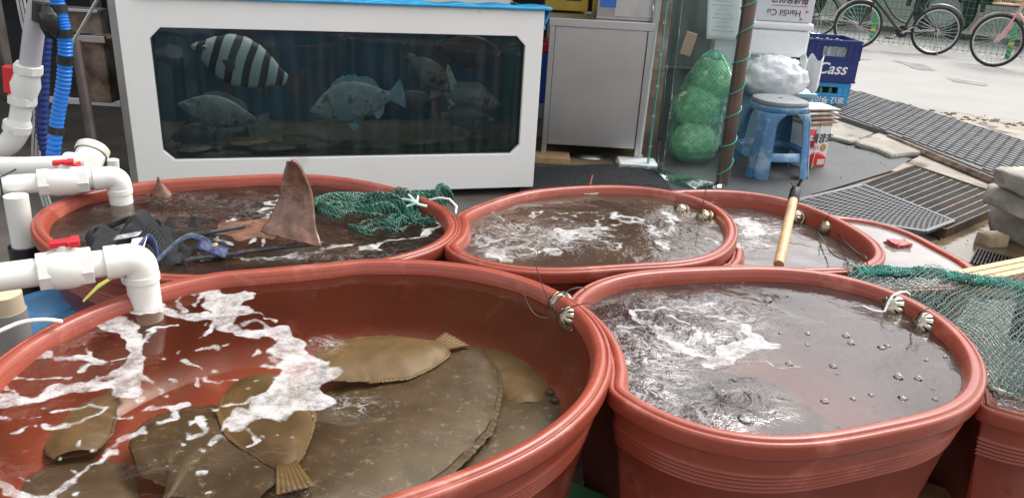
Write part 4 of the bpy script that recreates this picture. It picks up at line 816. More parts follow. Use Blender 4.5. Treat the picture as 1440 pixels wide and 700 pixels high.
def ribbon(pts, w, zup=.0):
    sp = smooth_path(pts, 6); return lambda u, v: sp[min(len(sp)-1, int(round(u*(len(sp)-1))))]+Vector((0, (v-.5)*w*.5, (v-.5)*w*.8))
MB().grid(ribbon([bag(.1, .45)+Vector((0, 0, .008)), bag(.3, .25)+Vector((0, 0, .012)), bag(.6, .2)+Vector((0, 0, .014)), bag(.85, .35)+Vector((0, 0, .01))], .014), 18, 3).obj('trim', m_bag, bg_, solid=.003)
MB().grid(ribbon([oz(185, 360, .535)-bl, oz(198, 345, .555)-bl, oz(208, 335, .56)-bl, oz(218, 345, .55)-bl, oz(222, 362, .53)-bl], .022), 24, 3).obj('navy_edge', m_navy, bg_, solid=.004)
MB().grid(lambda u, v: (oz(186, 336, .565)-bl).lerp(oz(207, 333, .565)-bl, u)+Vector((.004*v, -.045*v, -.03*v)), 6, 8).obj('patch', m_patch2, bg_, solid=.002)
MB().grid(lambda u, v: (oz(165, 331, .56)-bl).lerp(oz(200, 325, .565)-bl, u)+Vector((.0, -.02*v, -.004*v)), 8, 4).obj('grey_panel', mat('grey_mesh', (.3, .3, .31), .6, var=.5, vs=150), bg_, solid=.002)
MB().grid(ribbon([oz(216, 372, .52)-bl, oz(238, 350, .535)-bl, oz(262, 333, .545)-bl, oz(285, 336, .54)-bl, oz(304, 350, .525)-bl], .014), 30, 4).obj('strap', mat('denim', (.05, .07, .12), .6, var=.5, vs=90), bg_, solid=.003)
MB().grid(lambda u, v: (oz(283, 336, .545)-bl).lerp(oz(322, 350, .525)-bl, u)+Vector((0, -.028*v, -.012*v)), 8, 4).obj('tab', m_navy, bg_, solid=.003)
p = oz(303, 345, .538)-bl; MB().lathe([(.006, 0), (.006, .003), (.001, .004)], p, 12, Vector((0, -.5, 1))).obj('button', mat('brass', (.5, .4, .2), .3, .8), bg_)
# flat black mesh sheet spread on the water
A5 = [oz(235, 305, wzA)-bl, oz(300, 303, wzA)-bl, oz(335, 350, wzA)-bl, oz(225, 372, wzA)-bl]
MB().grid(lambda u, v: bil(A5, u, v)+Vector((0, 0, -.002+.007*math.sin(u*12+v*5)*math.sin(v*9)+.006*mn.noise(Vector((u*6, v*6, 1))))), 50, 24).obj('spread_mesh', m_bag, bg_, solid=.002)
MB().grid(ribbon([oz(x, y, wzA+.012)-bl for x, y in [(255, 366), (320, 358), (390, 348), (455, 342)]], .01), 30, 2).obj('hem', mat('hem', (.02, .02, .022), .5), bg_, solid=.003)
MB().grid(ribbon([oz(x, y, wzA+.012)-bl for x, y in [(262, 330), (300, 326), (345, 318)]], .010), 20, 2).obj('hem', mat('hem', (.12, .12, .12), .5), bg_, solid=.003)
# ------------------------------------------------------------------ net stretched over tub G
gt = thing('netting_cover', 'green and grey netting stretched over the tub at the right edge', 'net', oz(1400, 470, .5)); gL = gt.location
Q = [oz(1180, 372, .495), oz(1600, 418, .50), oz(1640, 640, .50), oz(1250, 560, .50)]
DC = [(p[0], p[1]) for p in offset(TUBS['D']['cv'], -.004)]; FCv = [(p[0], p[1]) for p in offset(TUBS['F']['cv'], 0)]; GO = [(p[0], p[1]) for p in offset(TUBS['G']['cv'], .012)]
def keepG(p):
    q = p+gL; return not inpoly((q.x, q.y), DC) and inpoly((q.x, q.y), GO)
def gsurf(u, v, h=0):
    p = bil(Q, u, v)-gL; return p+Vector((0, 0, h+.012*mn.noise(Vector((u*7, v*5, h*40)))+.008*math.sin(u*23+v*9)+.012))
net_threads(MB(), lambda u, v: gsurf(u, v), 110, 64, .0011, keepG, .3, 5).obj('green_mesh', mat('green_twine', (.006, .07, .055), .5, var=.3, vs=20), gt)
net_threads(MB(), lambda u, v: gsurf(u, v, .008), 80, 46, .0009, keepG, .3, 8).obj('grey_mesh', mat('grey_twine', (.05, .085, .07), .5, var=.4, vs=30), gt)
# bunched edge at the back
ed = [p for p in smooth_path([oz(x, y, .515) for x, y in [(1204, 384), (1240, 382), (1300, 384), (1360, 392), (1440, 404), (1540, 420)]], 8)]
def bunch(u, v):
    x = max(0, min(.999, u))*(len(ed)-1); i = int(x); p = ed[i].lerp(ed[i+1], x-i)-gL; a = v*6.28; r_ = .011+.006*mn.noise(Vector((u*30, v*2, 0))); return p+Vector((0, math.cos(a)*r_*1.6, math.sin(a)*r_))
net_threads(MB(), bunch, 170, 12, .0013, None, .5, 9).obj('bunched_edge', mat('green_twine2', (.012, .17, .13), .5, var=.4, vs=20), gt)
fe_ = [p-gL for p in smooth_path([oz(x, y, .508) for x, y in [(1384, 538), (1400, 548), (1420, 556), (1440, 561), (1500, 572), (1580, 572)]], 6)]
MB().tube([p+Vector((0, 0, .003*math.sin(i*2.1))) for i, p in enumerate(fe_)], [.0055+.002*math.sin(i*1.7) for i in range(len(fe_))], 6).obj('edge_rope', mat('dark_rope', (.04, .045, .04), .7, col2=(.4, .38, .3), vs=60), gt)
# ------------------------------------------------------------------ strainers with zip ties
def strainer(key, px, py, z, r_, label, mode='slots', ties=(), tiem=None, tilt=.55, mm=m_chrome, sink=0):
    P = oz(px, py, z); T = TUBS[key]; c = Vector((T['c'][0], T['c'][1], z)); ax = ((c-P).normalized()*1.0+Vector((0, 0, tilt))).normalized()
    t = thing('drain_strainer', label, 'strainer', P, 'metal drain strainers tied to the tub rims'); nA = 36
    prof = [(r_*.98, -r_*.5)]+[(r_*math.cos(a), r_*.78*math.sin(a)) for a in [math.pi/2*k/8 for k in range(9)]]
    if mode == 'slots': sk_ = lambda i, j: i in (2, 3, 4, 5) and j % 4 == 1
    else: sk_ = lambda i, j: (i in (2, 4, 6)) and (j % 3 == (i//2) % 3)
    MB().lathe(prof[:-1]+[(.0015, r_*.78)], (0, 0, 0), nA, ax, skip=sk_).obj('dome', mm, t, solid=.0012)
    MB().lathe([(r_*.86, .001), (r_*.80*.9, r_*.4), (r_*.3, r_*.66), (.001, r_*.7)], (0, 0, 0), 20, ax).obj('dark_inside', mat('inside_shade', (.03, .025, .018), .6), t)  # near-black shell stands in for the shade inside the hollow dome
    MB().lathe([(r_*.9, -.020), (r_*1.22, -.018), (r_*1.25, -.015), (r_*1.2, -.010), (r_*1.0, -.008)], (0, 0, 0), nA, ax).obj('flange', mm, t, solid=.001)
    MB().lathe([(r_*.16, r_*.76), (r_*.16, r_*.86), (r_*.1, r_*.9), (.0005, r_*.9)], (0, 0, 0), 12, ax).obj('screw', mm, t)
    MB().lathe([(r_*.55, -.03), (r_*.55, -.008)], (0, 0, 0), 20, ax, capb=True).obj('neck', mm, t)
    for tt in ties:
        pts = [oz(x, y, zz)-P for x, y, zz in tt[0]]; MB().tube(smooth_path(pts, 5), tt[1], 6, flat=.6).obj('zip_tie', tiem or m_blk, t)
    return t
strainer('C', 783, 425, .535, .021, 'brass coloured strainer with an upright black zip tie, upper one in the largest tub', ties=[([(775, 432, .545), (788, 418, .56), (800, 408, .572), (815, 404, .572), (824, 406, .56)], .0016), ([(775, 430, .545), (762, 400, .585), (752, 368, .625)], .0013)])
strainer('C', 798, 447, .53, .022, 'lower brass coloured strainer in the largest tub, next to its twin', ties=[([(772, 447, .54), (790, 438, .555), (808, 430, .565), (830, 426, .57), (838, 432, .55)], .0016), ([(772, 447, .54), (756, 444, .55), (745, 432, .56), (736, 412, .58)], .0009)])
strainer('D', 1256, 432, .507, .027, 'larger silver slotted strainer tied with white zip tie in the front right tub', ties=[([(1244, 438, .515), (1252, 420, .54), (1262, 412, .552), (1274, 410, .552), (1280, 414, .545)], .0024), ([(1244, 438, .515), (1230, 436, .515), (1214, 430, .52)], .0014)], tiem=mat('white_tie', (.8, .8, .76), .4), mm=mat('nickel', (.45, .42, .34), .30, 1, var=.1, vs=30))
strainer('D', 1300, 456, .507, .025, 'smaller silver slotted strainer tied with black zip tie in the front right tub', ties=[([(1286, 450, .52), (1296, 438, .548), (1308, 432, .552), (1318, 434, .545)], .0016)], mm=mat('nickel', (.45, .42, .34), .30, 1))
strainer('B', 956, 296, .508, .019, 'tarnished strainer half under water at the back right of the middle tub', ties=[([(948, 292, .515), (953, 280, .54), (960, 271, .552), (968, 270, .548)], .0015)], mode='holes')
strainer('B', 988, 305, .512, .021, 'tarnished strainer with upright zip tie on the middle tub right wall', ties=[([(984, 300, .525), (992, 290, .545), (1002, 284, .552), (1010, 287, .545)], .0015), ([(984, 300, .525), (990, 280, .56), (995, 255, .60)], .0013), ([(984, 306, .515), (982, 325, .512), (978, 345, .512)], .0009)], mode='holes')
strainer('E', 1118, 305, .465, .021, 'brass strainer on the wall just behind the wooden handle', mode='slots')
strainer('E', 1160, 320, .465, .020, 'round perforated strainer hanging on the wall right of the wooden handle', mode='holes', ties=[([(1160, 312, .48), (1163, 306, .50), (1166, 303, .512)], .0018)])
zt = thing('zip_tie_pair', 'two long black ties hanging over the rim of the tub with the wooden handle', 'zip ties', oz(1190, 350, .5)); zl = zt.location
for pts in ([(1150, 326, .46), (1160, 342, .462), (1172, 358, .475), (1184, 364, .508), (1192, 367, .513), (1192, 378, .49)], [(1172, 322, .462), (1190, 342, .47), (1208, 357, .49), (1217, 361, .513), (1220, 372, .498)]):
    MB().tube(smooth_path([oz(*q)-zl for q in pts], 5), .0018, 6).obj('tie', m_blk, zt)
# wooden net handle
hd = thing('wooden_stick', 'bare wooden pole with black head leaning across the tub behind the front right one', 'wooden pole', oz(1096, 372, .54)); hl = hd.location
a_, b2_ = oz(1095, 372, .515)-hl, oy(1116, 280, 2.02)-hl
hx = oy(1119, 266, 2.04)-hl
MB().tube([a_, a_.lerp(b2_, .5), b2_], [.0125, .0125, .012], 12).obj('shaft', mat('handle_wood', (.50, .30, .15), .5, var=.2, vs=18, bump=.2, bs=60), hd)
MB().tube([b2_-(hx-b2_)*.3, b2_, hx, hx+(hx-b2_)*.2], [.014, .015, .0135, .009], 10).obj('grip', m_blk, hd)
mb = MB(); mb.tube([hx, hx+Vector((.012, .0, .03))], .004, 6); mb.tube([hx+Vector((-.004, 0, 0)), hx+Vector((-.02, 0, .022)), hx+Vector((.01, 0, .012))], .0025, 6); mb.obj('tape_end', m_blk, hd)
# ================================================================== PIPES
def pvc(mb, pts, r_): return mb.tube(pts, r_, 20)
def pipe_run(label, endpx, zw, zh, leftpx, r_, valve=(.35, .6), name='water_pipe'):
    E = oz(*endpx, zw); t = thing(name, label, 'pipe', E, 'white plastic water pipes'); l = t.location
    hd_ = oz(*leftpx, zh); top = Vector((E.x, E.y, zh)); d = (hd_-top).normalized(); A = top+d*r_*1.6
    MB().tube(smooth_path([A-l, top+d*r_*.55+Vector((0, 0, -.0))-l, Vector((E.x, E.y, zh-r_*.55))-l+d*r_*.0, Vector((E.x, E.y, zh-r_*1.7))-l], 6), r_*1.18, 22).obj('elbow', m_pvc, t)
    MB().lathe([(r_*1.26, 0), (r_*1.26, .012), (r_*1.19, .013)], Vector((E.x, E.y, zh-r_*1.75))-l, 24, capb=True).obj('collar', m_pvc, t)
    MB().tube([Vector((E.x, E.y, zh-r_*1.6))-l, Vector((E.x, E.y, zw-.03))-l], r_*1.16, 22).obj('spout', m_pvc, t)
    MB().tube([A-l, hd_-l], r_, 22).obj('pipe', m_pvc, t)
    Lh = (hd_-A).length; v0, v1 = A+d*Lh*valve[0], A+d*Lh*valve[1]; vm = (v0+v1)/2
    MB().tube([v0+(v1-v0)*q-l for q in (.1, .2, .35, .5, .65, .8, .9)], [r_*1.2, r_*1.35, r_*1.5, r_*1.52, r_*1.5, r_*1.35, r_*1.2], 24).obj('valve_body', m_pvc, t)
    for q0, q1 in ((0, .24), (.76, 1.0)): MB().tube([v0+(v1-v0)*q0-l, v0+(v1-v0)*q1-l], r_*1.42, 8, smooth=False).obj('hex_nut', m_pvc, t, bevel=.002)
    MB().tube([A-d*.004-l, A+d*r_*.7-l], r_*1.25, 22).obj('socket', m_pvc, t)
    MB().lathe([(r_*.45, 0), (r_*.45, r_*.5)], vm+Vector((0, 0, r_*1.35))-l, 14, capt=True).obj('valve_stem', m_pvc, t)
    s_ = Vector((-d.y, d.x, 0)); mm_ = Matrix((d, s_, Vector((0, 0, 1)))).transposed()
    h = MB(); hc = vm+Vector((0, 0, r_*1.95))-l; h.box(hc, (r_*1.5, r_*.8, r_*.45), mm_)
    for q in range(4): h.box(hc+d*(-r_*.85)+s_*((q-1.5)*r_*.34), (r_*.6, r_*.2, r_*.5), mm_)
    h.box(hc-d*r_*.6, (r_*.5, r_*1.2, r_*.3), mm_)
    h.obj('lever', m_red, t, bevel=.002)
    return t, d, A
fp, fdn, fA = pipe_run('thick white pipe with red lever pouring into the largest tub', (205, 428), .528, .622, (-40, 395), .0245, (.17, .56))
bp_, bdn, bA = pipe_run('thinner white pipe behind, with an elbow ending in the skate tub', (171, 285), .505, .575, (-40, 264), .0245, (.1, .5))
MB().tube([bA+bdn*.20-bp_.location+Vector((0, .033, .03)), bA+bdn*.2-bp_.location+Vector((0, -.03, .028)), bA+bdn*.2-bp_.location+Vector((0, -.034, -.03))], .0025, 6).obj('cable_tie', m_blk, bp_)
# background pipes
def run(name, label, pts, r_, m, Y, group=None, n=14, cat='pipe'):
    P = smooth_path([oy(x, y, Y) for x, y in pts], 6); t = thing(name, label, cat, P[-1], group); return t, [p-t.location for p in P]
t, P = run('water_pipe', 'white pipe with a wide capped fitting crossing behind the other pipes', [(-30, 236), (40, 236), (100, 234)], .03, m_pvc, 2.2, 'white plastic water pipes')
MB().tube(P, .033, 20).obj('pipe', m_pvc, t); q = oy(118, 232, 2.2)-t.location; MB().tube([q+Vector((-.05, 0, 0)), q+Vector((.02, 0, 0))], .036, 20).obj('coupling', m_pvc, t)
q = oy(120, 236, 2.25)-t.location; q2 = oy(130, 212, 2.3)-t.location; MB().tube([q, q.lerp(q2, .8)], .043, 24).obj('fitting', m_pvc, t); MB().lathe([(.047, 0), (.049, .004), (.049, .022), (.044, .027), (.001, .029)], q.lerp(q2, .8), 28, q2-q).obj('cap', mat('pvc_yellowed', (.66, .62, .53), .4), t)
q = oy(160, 244, 2.3)-t.location; MB().tube([q, q+Vector((.004, .0, .045))], .017, 16).obj('side_stub', m_pvcg if False else m_pvc, t)
q = oy(104, 236, 2.13)-t.location; MB().box(q+Vector((.01, -.03, .012)), (.05, .03, .012), Matrix.Rotation(-.4, 3, 'Y')).obj('lever', m_red, t, bevel=.003)
t, P = run('valve_pipe', 'grey and white standing pipe with a red handled valve at the left edge', [(62, -30), (50, 30), (42, 92)], .03, m_pvcg, 2.35)
MB().tube(P, .029, 18).obj('upper_pipe', m_pvcg, t)
vp = [oy(x, y, 2.35)-t.location for x, y in [(41, 92), (38, 104), (35, 118), (33, 132), (31, 146)]]
MB().tube(vp, [.036, .036, .044, .038, .036], 20).obj('valve_body', m_pvc, t)
for (x, y) in ((40, 97), (32, 140)): q = oy(x, y, 2.35)-t.location; MB().tube([q+Vector((.002, 0, .012)), q+Vector((-.003, 0, -.014))], .041, 8, smooth=False).obj('hex_nut', m_pvc, t, bevel=.002)
q = oy(14, 112, 2.33)-t.location; MB().box(q, (.03, .03, .085), Matrix.Rotation(.12, 3, 'Y')).box(q+Vector((.025, 0, 0)), (.04, .02, .03)).obj('handle', m_red, t, bevel=.006)
P2 = smooth_path([oy(x, y, 2.35)-t.location for x, y in [(31, 146), (28, 165), (24, 185), (8, 205), (-30, 216)]], 6); MB().tube(P2, [.030]*8+[.034]*(len(P2)-8), 18).obj('lower_pipe', m_pvc, t)
q = oy(24, 178, 2.35)-t.location; MB().tube([q+Vector((.004, 0, .01)), q+Vector((-.004, 0, -.012))], .040, 20).obj('socket', m_pvc, t)
q = oy(62, 14, 2.33)-t.location; o = MB().tube([q+Vector((.006, 0, .02)), q+Vector((-.006, 0, -.035))], .033, 12).obj('black_tape', m_blk, t)
def corrugated(name, label, pts, r_, m, Y):
    P = smooth_path([oy(x, y, Y) for x, y in pts], 40); t = thing(name, label, 'hose', P[-1]); k = len(P)
    MB().tube([p-t.location for p in P], [r_*(1 if i % 4 < 2 else .86) for i in range(k)], 14).obj('hose', m, t); return t, P
t, P = corrugated('corrugated_hose', 'bright blue corrugated hose hanging at the left with black tape bands', [(72, -40), (82, 10), (91, 55), (90, 110), (80, 170), (73, 235)], .021, mat('blue_hose', (.01, .17, .62), .35), 2.3)
for y in (12, 46, 84, 182):
    p = min(P, key=lambda p: abs(proj_np(np.array(p))[1]-y)); i = P.index(p); d = (P[i+1]-p).normalized(); MB().tube([p-d*.012-t.location, p+d*.012-t.location], .0235, 14).obj('tape_band', m_blk, t)
t, P = corrugated('dark_hose', 'dark navy hose hanging behind the bright blue hose', [(62, -40), (64, 40), (60, 120), (62, 200), (90, 262)], .02, mat('navy_hose', (.008, .03, .16), .4), 2.42)
bl2 = thing('tape_bundle', 'crumpled black tape bundle round the hoses at the upper left', 'tape', oy(70, 30, 2.28)); MB().grid(lambda u, v: Vector([(c*(1+.25*mn.noise(Vector((u*9, v*9, 1))))) for c in (.028*math.sin(v*3.14)*math.cos(u*6.28), .025*math.sin(v*3.14)*math.sin(u*6.28), .045*math.cos(v*3.14))]), 24, 14).obj('tape', m_blk, bl2)
m_cab = mat('pale_cable', (.42, .43, .42), .5)
for k in range(3):
    P = smooth_path([oy(x+k*5, y, 2.5) for x, y in [(18, -30), (30, 30), (42, 80), (48, 150), (46, 230), (62, 290)]], 6); o = MB().tube([p-P[-1] for p in P], .0035, 6).obj('cable', m_cab); o.location = P[-1]; tag(o, ['pale cable hanging down at the left edge, leftmost of three', 'pale cable hanging at the left edge, middle of three', 'pale cable hanging at the left edge nearest the blue hose'][k], 'cable', 'pale cables at the left edge')
# vertical stub pipe and black base below the pipes
t = thing('pipe_stand', 'upright white pipe on a black base left of the skate tub', 'pipe', oy(35, 380, 1.75)); P = [oy(22, 275, 1.75)-t.location, oy(34, 345, 1.75)-t.location]; MB().tube(P, .027, 18).obj('pipe', m_pvc, t); MB().tube([P[1], P[1]+Vector((0, 0, -.4))], .036, 14).obj('base', m_blk, t)
t = thing('grey_post', 'short grey post with a tan cap at the left edge', 'post', oy(8, 470, 1.32)); l = t.location; a = oy(8, 436, 1.32)-l; MB().tube([a+Vector((0, 0, -.5)), a], .036, 20).obj('post', mat('post_grey', (.22, .22, .2), .6), t); MB().tube([a, a+Vector((0, 0, .035))], .033, 20).obj('cap', mat('tan_cap', (.5, .4, .28), .6), t)
t = thing('blue_basin', 'blue plastic basin upturned beneath the pipe at the left', 'basin', oz(75, 430, .36)); MB().lathe([(.13, -.1), (.12, -.02), (.105, .0), (.09, .006), (.085, .003), (.06, .004), (.055, .009), (.001, .010)], (0, 0, 0), 40).obj('shell', mat('blue_plastic', (.06, .22, .42), .4, var=.15, vs=8, dirt=(.25, .33, .4), ds=6, dt=.6), t); t.scale = (1, 1, 1)
o = MB().tube([p-oz(60, 452, .55) for p in smooth_path([oz(-30, 480, .56), oz(0, 465, .572), (oz(30, 453, .576)), oz(62, 449, .574), oz(88, 452, .565)], 6)], .0035, 8).obj('white_cable', m_pvc); o.location = oz(60, 452, .55); tag(o, 'thin white cable looped over the left rim of the largest tub', 'cable')
t = thing('yellow_valve', 'small yellow valve lever beneath the front white pipe', 'valve', oz(140, 402, .52)); MB().tube([(-.03, -.01, -.03), (.0, 0, -.0), (.03, .01, .02)], [.006, .01, .006], 8, flat=.5).obj('lever', mat('yellow_green', (.55, .55, .12), .4), t); MB().lathe([(.014, -.01), (.016, 0), (.010, .0), (.010, -.01)], (.055, .01, .015), 16, Vector((0, -1, .3))).obj('ring', m_pvcg, t)
# left background: rusty frame, sheet, pole, bars
def simple(name, label, cat, parts, loc, group=None):
    t = thing(name, label, cat, loc, group)
    for nm, mb, m, bv in parts: mb.obj(nm, m, t, bevel=bv)
    return t
def slabpx(a, b_, Y, th):   # box spanning two pixel corners at distance Y
    A, B_ = oy(*a, Y), oy(*b_, Y); return (A+B_)/2, (abs(B_.x-A.x), th, abs(B_.z-A.z))
c, d = slabpx((78, 12), (150, 48), 3.35, .06); t = simple('steel_beam', 'rusty steel angle beam behind the hoses, left of the tank', 'beam', [('web', MB().box((0, 0, 0), d), mat('rusty_steel', (.2, .17, .15), .7, .2, var=.3, vs=8, dirt=(.13, .06, .03), ds=6, dt=.52), .002), ('flange', MB().box((0, -.04, d[2]/2+.006), (d[0]+.04, .1, .012)), m_steel, .002)], c)
c, d = slabpx((122, 50), (172, 140), 3.7, .02); t = simple('rusty_tank', 'brown rust streaked metal box hanging below the beam', 'metal box', [('shell', MB().box((0, 0, 0), (d[0], .2, d[2])), m_rust, .006), ('lip', MB().box((0, -.105, d[2]/2), (d[0]+.03, .02, .03)), m_steel, .002)], c)
P = [oy(106, 58, 3.2), oy(132, 215, 3.05)]; t = simple('dark_pole', 'slanting dark rusty pipe left of the fish tank', 'pole', [('tube', MB().tube([P[0]-P[1], Vector((0, 0, 0)), (P[1]-P[0])*.5], .022, 14), mat('dark_iron', (.06, .045, .04), .5, .4, var=.3, vs=10), 0), ('foot', MB().lathe([(.035, -.01), (.035, .01), (.024, .012)], (P[1]-P[0])*.5, 14), m_rust, 0)], P[1])
P = [oy(140, -6, 3.1), oy(98, 68, 3.1)]; o = MB().tube([P[0]-P[1], (0, 0, 0)], .006, 8).obj('thin_rod', m_steel); o.location = P[1]; tag(o, 'thin steel rod leaning beside the hoses', 'rod')
c, d = slabpx((70, 136), (172, 150), 3.9, .03); o = MB().box((0, 0, 0), d).obj('grey_rail', m_pvcg, bevel=.003); o.location = c; tag(o, 'horizontal grey rail in the dark space left of the tank', 'rail')
c, d = slabpx((-40, -30), (22, 140), 2.7, .05); o = rock('timber', c, (d[0], .06, d[2]), 4, mat('dark_timber', (.045, .038, .033), .85, var=.5, vs=9, bump=.9, bs=14)); tag(o, 'dark weathered timber at the upper left edge', 'timber')
# ================================================================== STEEL CABINET
cb = thing('steel_cabinet', 'brushed stainless steel cabinet standing right of the fish tank', 'cabinet', (.44, 4.5, 0))
cx0, cx1, cz0, cz1 = -.30, .285, .035, .815
MB().box((0, .28, (cz0+cz1)/2+.02), (.56, .52, cz1-cz0-.06)).obj('body', m_steel, cb, bevel=.003)
m_st2 = mat('steel_brushed', (.58, .58, .57), .42, 1, var=.06, vs=3, bump=.03, bs=80, dirt=(.46, .46, .46), ds=2, dt=.6)
MB().box(((cx0+cx1)/2, 0, (cz0+cz1)/2+.015), (.52, .012, .70)).obj('front_panel', m_st2, cb, bevel=.002)
for x in (cx0+.014, cx1-.014): MB().box((x, -.002, .39), (.03, .03, .76)).obj('leg', m_st2, cb, bevel=.002)
for x in (cx0+.014, cx1-.014): MB().box((x, .5, .39), (.03, .03, .76)).obj('leg', m_st2, cb, bevel=.002)
MB().box(((cx0+cx1)/2, .27, .792), (.60, .58, .045)).obj('top', m_st2, cb, bevel=.003)
t = simple('steel_box', 'steel box with a hook standing on the steel cabinet', 'metal box', [('case', MB().box((0, 0, .13), (.36, .34, .26)), m_steel, .004), ('side_panel', MB().box((.04, -.174, .13), (.24, .006, .22)), m_st2, .001), ('hook', MB().tube([(.13, -.18, .09), (.135, -.2, .05), (.15, -.2, .045), (.165, -.19, .08)], .004, 8), m_steel, 0), ('sticker', MB().box((-.12, -.177, .09), (.09, .003, .05)), mat('blue_sticker', (.03, .15, .5), .5), 0)], (.58, 4.72, .817))
t = simple('yellow_crate', 'yellow plastic crate on the cabinet behind the tank corner', 'crate', [('bin', MB().box((0, 0, .11), (.26, .34, .2)), mat('yellow_plastic', (.42, .27, .03), .5, var=.15, vs=8), .008), ('rim', MB().box((0, 0, .2), (.29, .37, .025)), mat('yellow_plastic', (.42, .27, .03), .5), .004), ('label_plate', MB().box((.04, -.172, .1), (.09, .004, .06)), mat('dark_plate', (.03, .03, .03), .5), 0)], (.24, 5.0, .817))
simple('wood_block', 'wooden block under the left leg of the steel cabinet', 'wood block', [('block', MB().box((0, 0, .0175), (.22, .16, .034)), m_wood, .003)], (.20, 4.46, .001))
sheet('cabinet_base', [(.1, 4.35), (.85, 4.35), (.85, 5.5), (.1, 5.5)], .0035, mat('wood_floor', (.2, .14, .08), .8, var=.3, vs=6, bump=.3, bs=30))
t = thing('steel_bowl', 'upturned steel bowl on the floor under the cabinet', 'bowl', (.44, 4.62, .005)); MB().lathe([(.12, 0), (.125, .004), (.11, .02), (.085, .03), (.001, .031)], (0, 0, 0), 30).obj('bowl', m_steel, t); t.scale = (1, 1, 1)
t = thing('white_tray', 'stack of flat white trays under the right leg of the cabinet', 'tray', (.70, 4.43, .004))
for k in range(3): MB().box((.004*k, -.006*k, .006+.012*k), (.22, .17, .008)).obj('tray', m_str, t, bevel=.002)
t = simple('red_container', 'red and blue plastic container squeezed between tank and cabinet', 'container', [('base', MB().box((0, 0, .24), (.07, .3, .30)), mat('blue_bin', (.02, .08, .4), .4), .01), ('cover', MB().box((0, 0, .42), (.075, .31, .06)), m_red, .01), ('lower_bin', MB().box((0, 0, .04), (.07, .3, .10)), mat('clear_bin', (.3, .33, .33), .4), .01)], (.14, 4.85, .2))
# ================================================================== POST, CURTAIN, POLE
pt = thing('wooden_post', 'weathered brown post with rust stains behind the clear plastic curtain', 'post', oy(912, 236, 4.75))
P0, P1 = oy(908, 236, 4.75), oy(936, -25, 4.75); d = (P1-P0); mm_ = d.to_track_quat('Z', 'Y').to_matrix(); MB().box((P0+P1)/2-pt.location, (.105, .09, d.length), mm_).obj('post', mat('post_wood', (.2, .14, .10), .8, var=.3, vs=7, bump=.5, bs=30, dirt=(.42, .37, .32), ds=3, dt=.5), pt, bevel=.004)
t = thing('pale_pipe', 'pale grey pipe running up beside the brown post', 'pipe', oy(897, 222, 4.5)); MB().tube([Vector((0, 0, 0)), oy(928, -20, 4.5)-t.location], .018, 14).obj('pipe', mat('pale_grey', (.45, .47, .46), .5), t); MB().lathe([(.026, .0), (.026, .02), (.018, .021)], (0, 0, 0), 14).obj('foot', m_pvcg, t)
cu = thing('plastic_curtain', 'clear greenish vinyl curtain with eyelets, left of the steel pole', 'curtain', oz(985, 250, .01)); cl_ = cu.location
CB = [oz(908, 234, .02), oz(925, 243, .015), oz(940, 252, .01), oz(1010, 262, .01)]; CT = [oy(944, -60, 4.55), oy(960, -60, 4.35), oy(985, -60, 4.3), oy(1066, -60, 4.2)]
cbp, ctp = smooth_path(CB, 12), smooth_path(CT, 12)
def curt(u, v):
    i = min(len(cbp)-1, int(round(u*(len(cbp)-1)))); p = cbp[i].lerp(ctp[i], v)-cl_; return p+Vector((.008*math.sin(u*30+v*2), .025*math.sin(u*22+v*1.5)*(1-.3*v)+.02*mn.noise(Vector((u*5, v*5, 0))), 0))
m_vinyl = clear_mat('vinyl', (.84, .93, .91), 1.3, .08, .06, (.4, .5, .48), .6, 9)
MB().grid(curt, 36, 40).obj('sheet', m_vinyl, cu)
MB().grid(lambda u, v: curt(.0+u*.12, v)+Vector((0, -.012, 0)), 4, 40).obj('folded_edge', clear_mat('vinyl_fold', (.55, .75, .75), 1.4, .12, .3, (.4, .55, .56), .5, 20), cu)
MB().grid(lambda u, v: (oz(905, 234, .02)-cl_).lerp(oz(1018, 263, .012)-cl_, u)+Vector((0, -.22*v*math.sin(math.pi*min(1, u*.9+.1))-.01, .012+.012*math.sin(u*20+v*6)*v)), 30, 6).obj('bottom_flap', MATS['vinyl_fold'], cu)
for v in (.1, .25, .4, .55, .7, .85):
    p = curt(.06, v)+Vector((0, -.02, 0)); MB().lathe([(.004, 0), (.009, .001), (.009, .003), (.004, .004)], p, 14, Vector((0, -1, .2))).obj('eyelet', m_steel, cu)
for u in (.03, .11): MB().tube([curt(u, v/20)+Vector((0, -.016, 0)) for v in range(21)], .0022, 5).obj('seam_cord', mat('teal_cord', (.12, .45, .42), .5), cu)
po = thing('steel_pole', 'slanting brown steel pole wound with thin green wire', 'pole', oz(1015, 262)); a, b_ = Vector((0, 0, 0)), oy(1061, -40, 4.12)-po.location
MB().tube([a, b_], .036, 24).obj('tube', mat('brown_steel', (.17, .125, .10), .32, .6, var=.25, vs=5, bump=.1, bs=60, dirt=(.3, .27, .24), ds=4, dt=.6), po); MB().lathe([(.045, 0), (.045, .012), (.037, .013)], (0, 0, 0), 20).obj('foot', m_rust, po)
W_ = []
for k in range(300):
    s = k/300; p = a.lerp(b_, s*.98); an = s*2*math.pi*7.5+.5*math.sin(s*30); W_.append(p+Vector((.040*math.cos(an), .040*math.sin(an), .006*math.sin(an*1.0))))
MB().tube(W_, .003, 6).obj('wire', mat('green_wire', (.03, .38, .30), .4), po)
